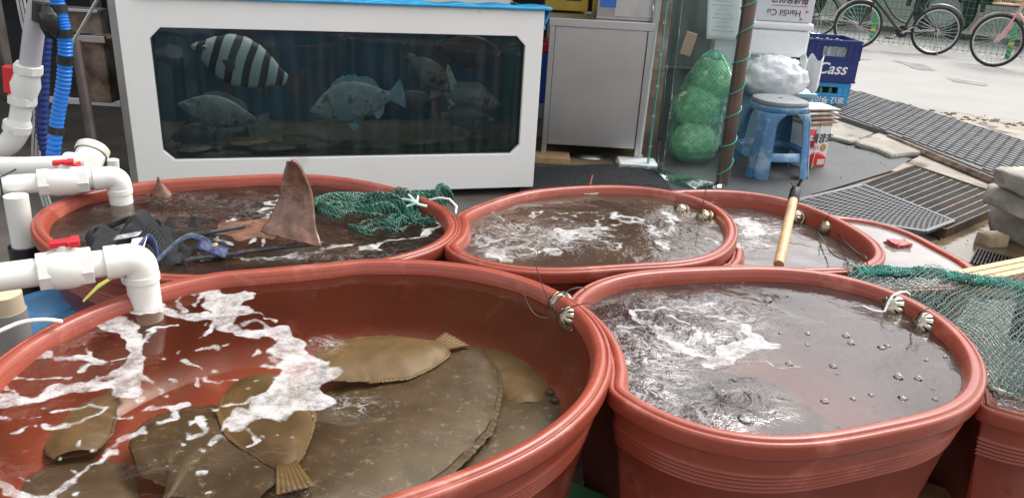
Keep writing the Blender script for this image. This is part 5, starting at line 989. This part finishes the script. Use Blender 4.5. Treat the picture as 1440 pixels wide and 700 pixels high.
# cabbages in a green net bag
m_leaf = mat('cabbage_leaf', (.20, .36, .20), .5, col2=(.46, .58, .38), vs=30, bump=1, bs=12, dist=.03, detail=8)
m_leaf2 = mat('cabbage_pale', (.34, .46, .24), .5, col2=(.66, .70, .48), vs=26, bump=1, bs=12, dist=.03, detail=8)
cbs = []
for (x, y, r_, Y, m, lab) in [(1000, 112, .145, 4.72, m_leaf2, 'pale topmost cabbage in the green net bag'), (980, 150, .15, 4.68, m_leaf, 'middle cabbage in the green net bag'), (975, 200, .15, 4.62, m_leaf, 'bottom cabbage in the green net bag')]:
    c = oy(x, y, Y); t = thing('cabbage', lab, 'cabbage', c, 'cabbages in the green net bag'); cbs.append((c, r_))
    def head(u, v, s=x): d = Vector((math.sin(v*3.14159)*math.cos(u*6.28318), math.sin(v*3.14159)*math.sin(u*6.28318), math.cos(v*3.14159))); return d*(.82*r_)*(.97-.16*abs(mn.noise(d*2.4+Vector((s, 0, 0))))-.10*abs(mn.noise(d*6+Vector((0, s, 0)))))
    MB().grid(head, 60, 30).obj('head', m, t)
    for k in range(7):
        a0 = k*.9+x; 
        def lf(u, v): th = .25+u*2.5; ph = a0+(v-.5)*2.0; d = Vector((math.sin(th)*math.cos(ph), math.sin(th)*math.sin(ph), -math.cos(th))); return d*r_*(.84+.04*math.sin(v*3.14)+.012*math.sin(v*34)+.10*abs(mn.noise(d*3+Vector((k, x, 0))))-.06*abs(mn.noise(d*8))+.05*max(0, u-.85)*3*(k % 2))
        MB().grid(lf, 14, 14).obj('leaf', m_leaf if (k+x) % 3 else m_leaf2, t, solid=.003)
nb = thing('net_bag', 'green net bag holding three cabbages behind the plastic curtain', 'net bag', cbs[2][0]-Vector((0, 0, .14)))
ax_ = [cbs[2][0]+Vector((0, 0, -.15)), cbs[2][0]+Vector((0, 0, -.07)), cbs[2][0], cbs[2][0].lerp(cbs[1][0], .5), cbs[1][0], cbs[1][0].lerp(cbs[0][0], .5), cbs[0][0], cbs[0][0]+Vector((.0, 0, .11)), cbs[0][0]+Vector((.0, 0, .17))]
axr = [.03, .13, .158, .146, .160, .148, .15, .09, .03]; axs = smooth_path(ax_, 5)
def nbag(u, v):
    x = max(0, min(.999, u))*(len(axs)-1); i = int(x); p = axs[i].lerp(axs[i+1], x-i); y = u*(len(axr)-1); y = max(0, min(len(axr)-1.001, y)); j = int(y); r_ = axr[j]+(axr[j+1]-axr[j])*(y-j); a = v*6.28318
    return p-nb.location+Vector((math.cos(a), math.sin(a), 0))*r_*(1+.03*math.sin(a*7+u*9)+.10*mn.noise(Vector((u*20, v*9, 0))))
net_threads(MB(), nbag, 70, 60, .0014, None, .2, 12).obj('mesh', mat('bag_green', (.02, .30, .18), .5), nb)
MB().grid(nbag, 60, 48).obj('film', clear_mat('bag_film', (.80, .96, .88), 1.15, .3, .03, (.06, .42, .26)), nb)
# papers, shelf behind the curtain
t = thing('notice_sheet', 'white printed sheet hanging behind the curtain', 'paper', oy(1015, 55, 4.95)); Pq = [oy(993, 55, 4.95), oy(1040, 60, 4.95), oy(1044, -30, 4.95), oy(997, -30, 4.95)]; l = t.location
MB().grid(lambda u, v: bil([p-l for p in Pq], u, v)+Vector((0, .008*math.sin(u*5), 0)), 10, 10).obj('paper', mat('paper', (.75, .76, .78), .6), t, solid=.002)
mb = MB()
for k in range(9): c = oy(1017, 44-k*6, 4.93)-l; mb.box(c, (.14-.03*(k % 3), .001, .005))
mb.obj('print_lines', mat('grey_ink', (.45, .46, .5), .7), t)
simple('back_cabinet', 'dark olive cabinet dimly seen through the plastic curtain', 'cabinet', [('carcass', MB().box((0, 0, .6), (.55, .4, 1.2)), mat('olive_grey', (.11, .13, .12), .6, var=.2, vs=4), .01), ('shelf', MB().box((0, -.23, .5), (.5, .06, .02)), m_steel, 0)], (1.0, 5.35, 0))
simple('white_fridge', 'white box standing behind the cabbages', 'box', [('case', MB().box((0, 0, .35), (.30, .3, .70)), m_str, .01), ('door_seam', MB().box((0, -.152, .45), (.28, .004, .008)), m_pvcg, 0)], (1.36, 5.2, 0))
simple('tan_board', 'tan board leaning behind the curtain above the cabbages', 'board', [('board', MB().box((0, 0, .0), (.07, .02, .14), Matrix.Rotation(.2, 3, 'Y')), mat('tan_board', (.45, .3, .22), .7), .004)], oy(968, 62, 4.9))
# ================================================================== FOAM BOXES, BAG, BANNER
simple('blue_bin', 'translucent pale blue storage bin behind the stool', 'bin', [('tub', MB().box((0, 0, .2), (.48, .34, .38)), mat('pale_blue_bin', (.22, .36, .46), .35, var=.1), .02), ('rim', MB().box((0, 0, .39), (.52, .38, .03)), mat('pale_blue_bin', (.22, .36, .46), .35), .006)], (1.62, 5.12, 0))
b1 = thing('foam_box', 'white polystyrene box wrapped in plastic, middle of the white stack', 'foam box', (1.58, 5.1, .62)); MB().box((0, 0, .08), (.38, .3, .16)).obj('box', m_str, b1, bevel=.02); MB().box((0, 0, .185), (.40, .32, .045)).obj('cover', m_str, b1, bevel=.015)
b2 = thing('foam_box', 'white printed box topmost of the white stack, lettering upside down', 'foam box', (1.56, 5.1, .83)); l = b2.location
MB().box((0, 0, .17), (.40, .3, .34)).obj('box', mat('white_card', (.66, .67, .71), .55), b2, bevel=.006)
m_ink = mat('dark_ink', (.06, .06, .09), .6); m_rink = mat('red_ink', (.6, .06, .05), .6)
text_part('HanSil Cu', .052, m_ink, b2, (.02, -.1525, .055), (-1, 0, 0), (0, 0, -1))
text_part('위생용이크', .05, m_ink, b2, (.045, -.1525, .135), (-1, 0, 0), (0, 0, -1), bold=.0012)
MB().box((.05, -.152, .095), (.22, .002, .003)).obj('red_line', m_rink, b2)
for k in range(7): text_part('A', .03, m_rink, b2, (.13+.045*math.sin(k*.8)*.3+.02*(k % 2), -.1525, .02+.045*k), (math.cos(.5), 0, math.sin(.5)), (-math.sin(.5), 0, math.cos(.5)))
wb = thing('plastic_bag', 'crumpled white plastic bag spilling down beside the stool', 'plastic bag', (1.56, 4.86, .40))
def pbag(u, v):
    a = u*6.28318; th = v*3.14159; d = Vector((math.sin(th)*math.cos(a), math.sin(th)*math.sin(a), math.cos(th))); n_ = mn.noise(d*2.6)+.5*abs(mn.noise(d*6))-.25*abs(mn.noise(d*11)); return Vector((d.x*.21, d.y*.12, d.z*.13+.10))*(1+.11*n_)
MB().grid(pbag, 72, 40).obj('bag', mat('bag_white', (.66, .68, .70), .4, var=.10, vs=14, bump=.4, bs=18, dist=.02, detail=6), wb)
MB().grid(lambda u, v: Vector((.14+u*.14, -.03*math.sin(u*9), .04+v*.20+.02*math.sin(u*14))), 16, 12).obj('loose_handle', MATS['bag_white'], wb, solid=.001)
t = thing('blue_basin', 'small bright blue basin rim showing behind the stool', 'basin', oz(1128, 150, .30)); MB().lathe([(.12, -.12), (.15, .0), (.16, .0), (.16, .012), (.148, .012), (.115, -.10), (.001, -.10)], (0, 0, 0), 40).obj('basin', mat('basin_blue', (.05, .33, .62), .35), t); t.location = (1.93, 5.6, .30)
MB().box((0, 0, -.21), (.26, .26, .17)).obj('stand', m_pvcg, t, bevel=.01)
# ================================================================== STOOL
st = thing('plastic_stool', 'scuffed blue plastic stool with a grey round seat', 'stool', oz(1078, 243)); st.rotation_euler = (0, 0, R(12))
m_sb = mat('stool_blue', (.075, .19, .34), .42, var=.25, vs=5, bump=.15, bs=30, dirt=(.27, .35, .42), ds=9, dt=.53); m_sg = mat('stool_seat', (.17, .185, .195), .55, var=.12, vs=9, bump=.25, bs=60)
Hs = .445
def sq(r_, a, p=3.2): c, s = abs(math.cos(a)), abs(math.sin(a)); return r_/((c**p+s**p)**(1/p))
def ringv(mb, prof, n=64, p=2.6, m=None): 
    vs = []; 
    for r_, z in prof:
        for j in range(n): a = 2*math.pi*j/n; q = sq(r_, a, p); vs.append((q*math.cos(a), q*math.sin(a), z))
    fs = [(i*n+j, i*n+(j+1) % n, (i+1)*n+(j+1) % n, (i+1)*n+j) for i in range(len(prof)-1) for j in range(n)]; return mb.add(vs, fs, True)
ringv(MB(), [(.014, Hs-.004), (.016, Hs+.001), (.06, Hs), (.125, Hs+.001), (.142, Hs-.004), (.148, Hs-.014), (.147, Hs-.03)]).obj('seat', m_sg, st, solid=.004)
ringv(MB(), [(.147, Hs-.028), (.153, Hs-.034), (.156, Hs-.065)]).obj('apron', m_sb, st, solid=.006)
r_at = lambda z: .156+(Hs-.065-z)*.13
for k in range(4):
    a0 = math.pi/4+k*math.pi/2
    def lg(u, v):
        z = (Hs-.06)*(1-u); hwid = .30+.30*max(0, 1-u*6)**1.5+.02*u; a = a0+(v-.5)*2*hwid; q = sq(r_at(z), a, 2.8); bulge = 1+.04*math.cos((v-.5)*math.pi)
        return Vector((q*math.cos(a)*bulge, q*math.sin(a)*bulge, z))
    MB().grid(lg, 22, 10).obj('leg', m_sb, st, solid=.007, bevel=.002)
    def gr_(u, v): z = (Hs-.10)*(1-u)+.01; a = a0+(v-.5)*.14; q = sq(r_at(z), a, 2.8)*1.052; return Vector((q*math.cos(a), q*math.sin(a), z))
    MB().grid(gr_, 16, 3).obj('leg_rib', m_sb, st, solid=.006)
for zz in (.12,): ringv(MB(), [(r_at(zz+.045)*.97, zz+.045), (r_at(zz)*.985, zz), (r_at(zz)*.90, zz+.004), (r_at(zz)*.88, zz+.035)], p=2.8).obj('lower_ring', m_sb, st, solid=.006)
# ================================================================== RED PASTE BOX AND PACKS
rb = thing('paste_box', 'white and red printed carton with Korean lettering behind the stool', 'carton', oz(1142, 238)); rb.rotation_euler = (0, 0, R(22))
MB().box((0, .09, .135), (.175, .18, .27)).obj('carton', mat('carton_white', (.78, .77, .75), .45), rb, bevel=.004)
MB().box((0, .09, .2725), (.178, .183, .012)).obj('lid_edge', mat('carton_brown', (.42, .27, .12), .7), rb, bevel=.002)
MB().grid(lambda u, v: Vector((-.087+u*.174, -.0015, .002+v*(.055+.05*math.sin(u*2.6+.2)))), 20, 6).obj('red_band', mat('carton_red', (.6, .03, .03), .45), rb, solid=.001)
MB().grid(lambda u, v: Vector((-.087+u*.06, -.003, .14+v*.11)), 2, 2).obj('red_block', mat('carton_red', (.6, .03, .03), .45), rb, solid=.001)
MB().lathe([(.024, 0), (.022, .002), (.001, .002)], (.05, -.001, .135), 20, Vector((0, -1, 0))).obj('seal', mat('seal_gold', (.5, .28, .1), .5), rb)
text_part('태양초', .062, m_ink, rb, (.025, -.003, .19), (1, 0, 0), (0, 0, 1), bold=.0016); text_part('고추장', .026, m_rink, rb, (-.02, -.003, .135), (1, 0, 0), (0, 0, 1)); text_part('초', .04, mat('white_ink', (.85, .85, .85), .5), rb, (-.058, -.005, .195), (1, 0, 0), (0, 0, 1), bold=.001)
MB().box((.05, -.003, .045), (.055, .002, .035)).obj('text_panel', mat('carton_panel', (.7, .55, .5), .5), rb)
MB().tube([(-.018, -.008, .0), (-.010, -.010, .14), (.0, -.008, .29)], .005, 6, flat=.4).obj('white_strap', m_str, rb)
MB().box((-.005, -.003, .02), (.02, .002, .03)).obj('mark', mat('leaf_green', (.1, .35, .08), .5), rb)
m_pk = [mat('pack_tan', (.45, .33, .25), .4, var=.2, vs=20, bump=.3, bs=50), mat('pack_grey', (.58, .52, .47), .35, var=.15, vs=20, bump=.3, bs=50)]
for k in range(4):
    t = thing('flat_pack', ['lowest flat wrapped pack on the printed carton', 'second flat pack from the bottom on the printed carton', 'third flat pack from the bottom on the printed carton', 'topmost pale flat pack on the printed carton'][k], 'packet', oz(1142, 238)+Vector((-.02-.012*(k > 1), .09, .279+.026*k)), 'flat wrapped packs on the carton'); t.rotation_euler = (0, 0, R(22+[4, -3, 2, -6][k]))
    MB().grid(lambda u, v: Vector(((u-.5)*.235, (v-.5)*.20, .012+.010*max(0,math.sin(math.pi*u)*math.sin(math.pi*v))**.3+.002*mn.noise(Vector((u*9, v*9, k))))), 20, 16).obj('wrap_top', m_pk[k // 2 if k < 3 else 1], t, solid=.002)
    MB().box((0, 0, .0085), (.222, .188, .014)).obj('contents', m_pk[(k+1) % 2], t, bevel=.005)
# ================================================================== CRATES
def crate(label, loc, rz, col, body_h=.30, txt=None, m_t=None, w=.36, d=.46, tsz=.08, tz=.5, shear=0, open_top=True):
    t = thing('bottle_crate', label, 'crate', loc, 'plastic bottle crates stacked by the road'); t.rotation_euler = (0, 0, rz)
    m = mat('crate_'+str(col), col, .42, var=.06, vs=6); th = .012
    mb = MB()
    for sx in (-1, 1): mb.box((sx*(w/2-th/2), 0, body_h/2), (th, d-2*th, body_h))
    mb.box((0, d/2-th/2, body_h/2), (w, th, body_h)); mb.box((0, 0, .008), (w-2*th, d-2*th, .012))
    # front wall with a hand slot
    sw, s0, s1 = w*.46, body_h*.62, body_h*.84; y = -d/2+th/2
    mb.box((0, y, s0/2), (w, th, s0)); mb.box((0, y, (s1+body_h)/2), (w, th, body_h-s1))
    for sx in (-1, 1): mb.box((sx*(w/2+sw/2)/2, y, (s0+s1)/2), ((w-sw)/2, th, s1-s0))
    mb.obj('walls', m, t, bevel=.001)
    rb_ = MB()
    for zz in (body_h-.012, body_h*.90, .012, body_h*.56): 
        rb_.box((0, -d/2-.004, zz), (w+.012, .008, .010)); rb_.box((0, d/2+.004, zz), (w+.012, .008, .010))
        for sx in (-1, 1): rb_.box((sx*(w/2+.004), 0, zz), (.008, d-.001, .010))
    for x in [w*(-.5+k/8) for k in range(0, 9)]:
        if abs(x) > sw/2: rb_.box((x, -d/2-.003, body_h*.72), (.006, .006, body_h*.30))
    for k in range(10): 
        for sx in (-1, 1): rb_.box((sx*(w/2+.003), d*(-.46+k*.102), body_h*.5), (.006, .006, body_h*.9))
    rb_.obj('ribs', m, t)
    if txt: text_part(txt, tsz, m_t, t, (0, -d/2-.0035, body_h*tz), (1, 0, 0), (0, 0, 1), shear, .0018)
    return t
LC = oz(1158, 157); m_wink = mat('white_ink', (.85, .85, .85), .5)
rzc = R(-2)
crate('bright light blue crate at the bottom of the crate stack', (LC.x, LC.y+.2, .012), rzc, (.05, .36, .68), .235, '참이슬 진로', m_wink, .36, .42, .062, .36)
crate('navy blue crate with white lettering topmost of the crate stack', (LC.x-.01, LC.y+.2, .25), rzc, (.018, .035, .17), .345, 'Cass', m_wink, .42, .46, .13, .32, .25)
for zz, nr_, colr, lab in ((.03, 4, (.02, .16, .05), 'green glass bottle standing in the light blue crate'), (.275, 4, (.35, .38, .36), 'clear glass bottle standing in the navy crate')):
    mg = mat('bottle_glass'+str(zz), colr, .08, spec=.8); proto = None
    for i in range(nr_):
        for j in range(4):
            loc = Vector((LC.x-.13+i*.085, LC.y+.06+j*.095, zz))
            if proto is None:
                proto = thing('bottle', lab, 'bottle', loc, 'bottles standing in the '+('light blue' if zz < .1 else 'navy')+' crate'); MB().lathe([(.001, 0), (.03, .002), (.031, .01), (.031, .11), (.026, .15), (.013, .19), (.012, .215), (.014, .218), (.001, .22)] if zz < .1 else [(.001, 0), (.033, .002), (.034, .01), (.034, .15), (.028, .2), (.014, .245), (.013, .285), (.015, .288), (.015, .295), (.001, .297)], (0, 0, 0), 16).obj('glass', mg, proto)
            else:
                c = proto.copy(); COL.objects.link(c); c.location = loc
                for ch_ in proto.children: e = ch_.copy(); COL.objects.link(e); e.parent = c
# ================================================================== BICYCLES
def bicycle(label, rear, front, colr, tyre=.335, basket=False, guard=True, lean=0):
    rear, front = Vector(rear), Vector(front); X = (front-rear); wb_ = 1.06; X.z = 0; X.normalize(); ctr = rear
    t = thing('bicycle', label, 'bicycle', (rear.x, rear.y, 0), 'bicycles parked along the green fence'); t.rotation_euler = (R(lean)*0, 0, math.atan2(X.y, X.x))
    m = mat('bike_'+str(colr), colr, .3, spec=.6); m_ty = mat('tyre', (.02, .02, .022), .8); m_sp = mat('spoke', (.5, .5, .5), .3, .9); r_ = tyre-.02
    for nm_, x in (('wheel', 0), ('wheel', wb_)):
        c = Vector((x, 0, tyre)); ty_ = MB().tube([c+Vector((r_*math.cos(a), 0, r_*math.sin(a))) for a in [2*math.pi*k/48 for k in range(48)]], .020, 8, closed=True).obj(nm_, m_ty, t)
        MB().tube([c+Vector((r_*.93*math.cos(a), 0, r_*.93*math.sin(a))) for a in [2*math.pi*k/48 for k in range(48)]], .012, 6, closed=True).obj('rim', m_sp, ty_)
        mb = MB()
        for k in range(28): a = 2*math.pi*k/28; sd2 = .03*(1 if k % 2 else -1); mb.tube([c+Vector((.02*math.cos(a+1.2), sd2, .02*math.sin(a+1.2))), c+Vector((r_*.92*math.cos(a), 0, r_*.92*math.sin(a)))], .0022, 4, cap=False)
        mb.obj('spokes', m_sp, ty_); MB().tube([c+Vector((0, -.05, 0)), c+Vector((0, .05, 0))], .022, 12).obj('hub', m_sp, ty_)
        a_s = [math.radians(q) for q in (range(15, 125, 11) if x == 0 else range(60, 175, 11))]
        MB().tube([c+Vector((-(r_+.045)*math.cos(a) if x == 0 else -(r_+.045)*math.cos(a), 0, (r_+.045)*math.sin(a))) for a in a_s], .026, 8, flat=.3).obj('fender', m if (basket or x == 0) else mat('fender_cream', (.55, .42, .3), .35), t)
    BBk = Vector((.44, 0, .29)); ST = Vector((.30, 0, .78)); HD = Vector((.86, 0, .86)); HB = Vector((.90, 0, .70))
    f_ = MB(); f_.tube([BBk, ST], .016, 10); f_.tube(smooth_path([BBk, Vector((.55, 0, .36)), Vector((.74, 0, .55)), HB], 5), .021, 10); f_.tube(smooth_path([BBk+Vector((-.05, 0, .12)), Vector((.6, 0, .5)), HD+Vector((.01, 0, -.04))], 5), .014, 10); f_.tube([HB+Vector((0.01, 0, -.03)), HD], .02, 10)
    for s_ in (-1, 1): f_.tube([BBk+Vector((0, s_*.04, 0)), Vector((0, s_*.055, tyre))], .010, 8); f_.tube([ST+Vector((0, s_*.02, -.12)), Vector((0, s_*.055, tyre))], .008, 8)
    f_.obj('frame', m, t)
    fk = MB(); 
    for s_ in (-1, 1): fk.tube(smooth_path([HB+Vector((.01, s_*.03, -.02)), Vector((.97, s_*.05, .5)), Vector((wb_, s_*.055, tyre))], 5), .012, 8)
    fk.obj('fork', m, t)
    MB().tube([HD, HD+Vector((-.03, 0, .1))], .013, 10).obj('stem', m_sp, t)
    MB().tube(smooth_path([HD+Vector((-.22, -.27, .14)), HD+Vector((-.08, -.22, .14)), HD+Vector((-.03, 0, .1)), HD+Vector((-.08, .22, .14)), HD+Vector((-.22, .27, .14))], 5), .011, 8).obj('handlebar', m_sp, t)
    MB().tube([ST, ST+Vector((-.03, 0, .13))], .013, 8).obj('seat_post', m_sp, t); MB().ball(ST+Vector((-.05, 0, .16)), (.13, .085, .035), 16, 8).obj('saddle', m_blk, t)
    cr_ = MB().tube([BBk+Vector((.0, -.05, 0)), BBk+Vector((0, .05, 0))], .02, 10); cr_.tube([BBk+Vector((0, -.06, 0)), BBk+Vector((.13, -.07, -.10))], .009, 8); cr_.tube([BBk+Vector((0, .06, 0)), BBk+Vector((-.13, .07, .10))], .009, 8)
    ck = cr_.obj('crank', m_sp, t); MB().box(BBk+Vector((.14, -.11, -.105)), (.09, .07, .02)).obj('pedal', m_blk, ck); MB().box(BBk+Vector((-.14, .11, .105)), (.09, .07, .02)).obj('pedal', m_blk, ck); MB().lathe([(.03, 0), (.085, .002), (.085, .005), (.03, .006)], BBk+Vector((0, -.04, 0)), 28, Vector((0, -1, 0))).obj('chainring', m_blk, ck)
    MB().tube([BBk+Vector((0, -.045, .08)), Vector((0, -.05, tyre+.03))], .004, 6).tube([BBk+Vector((0, -.045, -.08)), Vector((0, -.05, tyre-.03))], .004, 6).obj('chain', m_blk, t)
    MB().tube([Vector((0, -.07, tyre)), Vector((-.07, -.09, .01)), Vector((-.07, .09, .01)), Vector((0, .07, tyre))], .006, 8).obj('kickstand', m_sp, t)
    if basket:
        k_ = MB(); B0 = Vector((1.06, 0, .90))
        for q in range(5): zz = -.1+q*.05; w_ = .11+q*.012; k_.tube([B0+Vector((-w_, -w_*1.2, zz)), B0+Vector((w_, -w_*1.2, zz)), B0+Vector((w_, w_*1.2, zz)), B0+Vector((-w_, w_*1.2, zz))], .004, 5, closed=True)
        for q in range(9):
            for s_ in (-1, 1): u = -1+q/4; k_.tube([B0+Vector((.11*u, s_*.13, -.1)), B0+Vector((.16*u, s_*.19, .1))], .003, 5); k_.tube([B0+Vector((s_*.11, .13*u, -.1)), B0+Vector((s_*.16, .19*u, .1))], .003, 5)
        k_.obj('basket', mat('basket_tan', (.5, .36, .24), .6), t); MB().box(B0+Vector((0, 0, -.105)), (.24, .3, .02)).obj('basket_base', mat('basket_tan', (.5, .36, .24), .6), t, bevel=.003)
    else:
        MB().box(Vector((1.12, 0, .86)), (.22, .26, .16)).obj('basket', mat('basket_tan', (.5, .36, .24), .6), t, bevel=.02)
    return t
G = lambda x, y: oz(x, y)
bicycle('black city bicycle with chrome wheels parked by the green fence', G(1308, 78), G(1208, 70), (.02, .02, .022))
bicycle('pink bicycle with a tan basket at the far right of the fence', G(1520, 113), G(1397, 95), (.72, .38, .38), basket=True)
bicycle('dark bicycle partly hidden behind the white foam boxes', G(1146, 52), G(1040, 46), (.05, .03, .03))
# ================================================================== FENCE, TRUCK, BACKGROUND
FA_, FB_ = oz(1180, 56), oz(1440, 86); fd2 = (FB_-FA_).normalized(); fs0, fs1 = FA_-fd2*6, FA_+fd2*9; fL = (fs1-fs0).length
fn = thing('wire_fence', 'green welded wire fence behind the bicycles', 'fence', fs0); fn.rotation_euler = (0, 0, math.atan2(fd2.y, fd2.x))
m_fg = mat('fence_green', (.02, .16, .08), .5); mb = MB()
for k in range(int(fL/.075)): mb.box((k*.075, 0, .68), (.005, .005, 1.3))
for k in range(14): mb.box((fL/2, .004, .05+k*.10), (fL, .005, .006))
for k in range(int(fL/.15)): mb.tube([(k*.15, 0, .05), (k*.15+.0375, -.0, .0), (k*.15+.075, 0, .05)], .003, 4, cap=False)
mb.obj('wire_mesh', m_fg, fn)
m_fp = mat('post_green', (.03, .26, .08), .45, var=.15, vs=6)
for px_ in (1222, 1408, 1130): 
    q = oz(px_, 62 if px_ == 1222 else 88 if px_ == 1408 else 48); dd = (q-fs0).dot(fd2); MB().lathe([(.035, 0), (.035, 1.45), (.02, 1.47), (.001, 1.47)], (dd, -.05, 0), 14).obj('post', m_fp, fn)
    MB().lathe([(.037, 0), (.037, .04)], (dd, -.05, .2), 14).obj('yellow_band', mat('band_yellow', (.6, .4, .05), .5), fn)
MB().lathe([(.035, 0), (.035, 1.45), (.001, 1.47)], (fL*.93, -.05, 0), 14).obj('post', m_fp, fn)
# truck behind the fence
tr = thing('truck', 'pale green truck with a large black wheel parked behind the fence', 'truck', oy(1312, 60, 14.2)); tr.location.z = 0; tr.rotation_euler = (0, 0, math.atan2(fd2.y, fd2.x)); 
m_tg = mat('truck_green', (.40, .56, .50), .4, var=.06, vs=1); m_ud = mat('chassis', (.025, .04, .035), .7)
MB().box((.9, 1.2, 1.5), (7.5, 2.0, 1.5)).obj('body', m_tg, tr, bevel=.05)
MB().box((.9, 1.2, .70), (7.0, 1.6, .16)).obj('chassis', m_ud, tr)
MB().box((2.1, .5, .45), (1.9, .5, .40)).obj('fuel_tank', m_ud, tr, bevel=.05); MB().box((2.2, .2, .55), (2.3, .04, .05)).obj('side_guard', mat('guard_metal', (.5, .52, .5), .4, .6), tr); MB().box((2.2, .2, .33), (2.3, .04, .05)).obj('side_guard', MATS['guard_metal'], tr)
for x in (0, -2.6, 4.0):
    w = MB().lathe([(.30, -.12), (.46, -.13), (.50, -.09), (.50, .09), (.46, .13), (.30, .12)], (x, .35, .5), 40, Vector((0, 1, 0))).obj('wheel', mat('truck_tyre', (.02, .022, .022), .8), tr)
    MB().lathe([(.001, .06), (.09, .05), (.10, .0), (.24, -.02), (.29, -.08), (.31, -.12)], (x, .33, .5), 40, Vector((0, 1, 0)), skip=lambda i, j: i == 3 and j % 5 < 2).obj('wheel_rim', mat('wheel_grey', (.3, .34, .33), .4, .5), w)
    MB().tube([Vector((x+.60*math.cos(a), .25, .5+.60*math.sin(a))) for a in [math.pi*k/16 for k in range(17)]], .04, 6).obj('mudguard', m_ud, tr)
MB().box((-.2, .12, 1.02), (2.2, .06, .10)).obj('bed_rail', mat('rail_green', (.02, .22, .16), .4), tr, bevel=.01)
bw = thing('garden_wall', 'pale beige building wall beyond the fence', 'building', oz(1130, 30)); bw.location = (7.5, 19, 0); bw.rotation_euler = (0, 0, math.atan2(fd2.y, fd2.x))
MB().box((0, 0, 1.6), (26, .3, 3.2)).obj('wall', mat('beige_wall', (.42, .43, .39), .8, var=.06, vs=.6), bw); MB().box((0, 0, 3.25), (26.2, .5, .12)).obj('coping', m_kerb, bw)
vt = thing('ventilation_grille', 'dark green louvred cabinet behind the fence near the left bicycle', 'cabinet', oy(1198, 40, 14.6)); vt.location.z = 0; vt.rotation_euler = (0, 0, math.atan2(fd2.y, fd2.x))
MB().box((0, .2, .75), (.36, .36, 1.1)).obj('case', mat('vent_dark', (.02, .05, .04), .5), vt); mb = MB()
for k in range(14): mb.box((0, .01, .26+k*.075), (.34, .03, .03))
mb.obj('louvres', mat('vent_green', (.04, .15, .11), .4), vt)
# timber under the front tubs
for (px_, py_, z, d, lab, m) in [(1290, 690, .16, (.30, .10, .10), 'tan wooden beam on the floor between the front right tub and the netted tub', mat('beam_tan', (.42, .24, .12), .6, var=.2, vs=9, bump=.3, bs=40)), (805, 700, .14, (.12, .10, .10), 'green plastic block on the floor between the two front tubs', mat('block_green', (.05, .22, .08), .5, var=.2, vs=9))]:
    p = oz(px_, py_, z); o = thing('floor_beam' if px_ > 1000 else 'floor_block', lab, 'beam' if px_ > 1000 else 'block', (p.x, p.y, .001)); MB().box((0, 0, z/2), (d[0], d[1], z)).obj('timber' if px_ > 1000 else 'block', m, o, bevel=.006); o.rotation_euler = (0, 0, R(-28))
# small litter
mb = MB()
for k in range(120):
    p = oz(rng.uniform(1180, 1440), rng.uniform(210, 360)); r_ = rng.uniform(.002, .006); mb.ball((p.x, p.y, .02), (r_, r_, r_*.6), 5, 3)
tag(mb.obj('grit', MATS['rubble']), 'fine brown grit scattered round the drain grate', 'grit', kind='stuff')
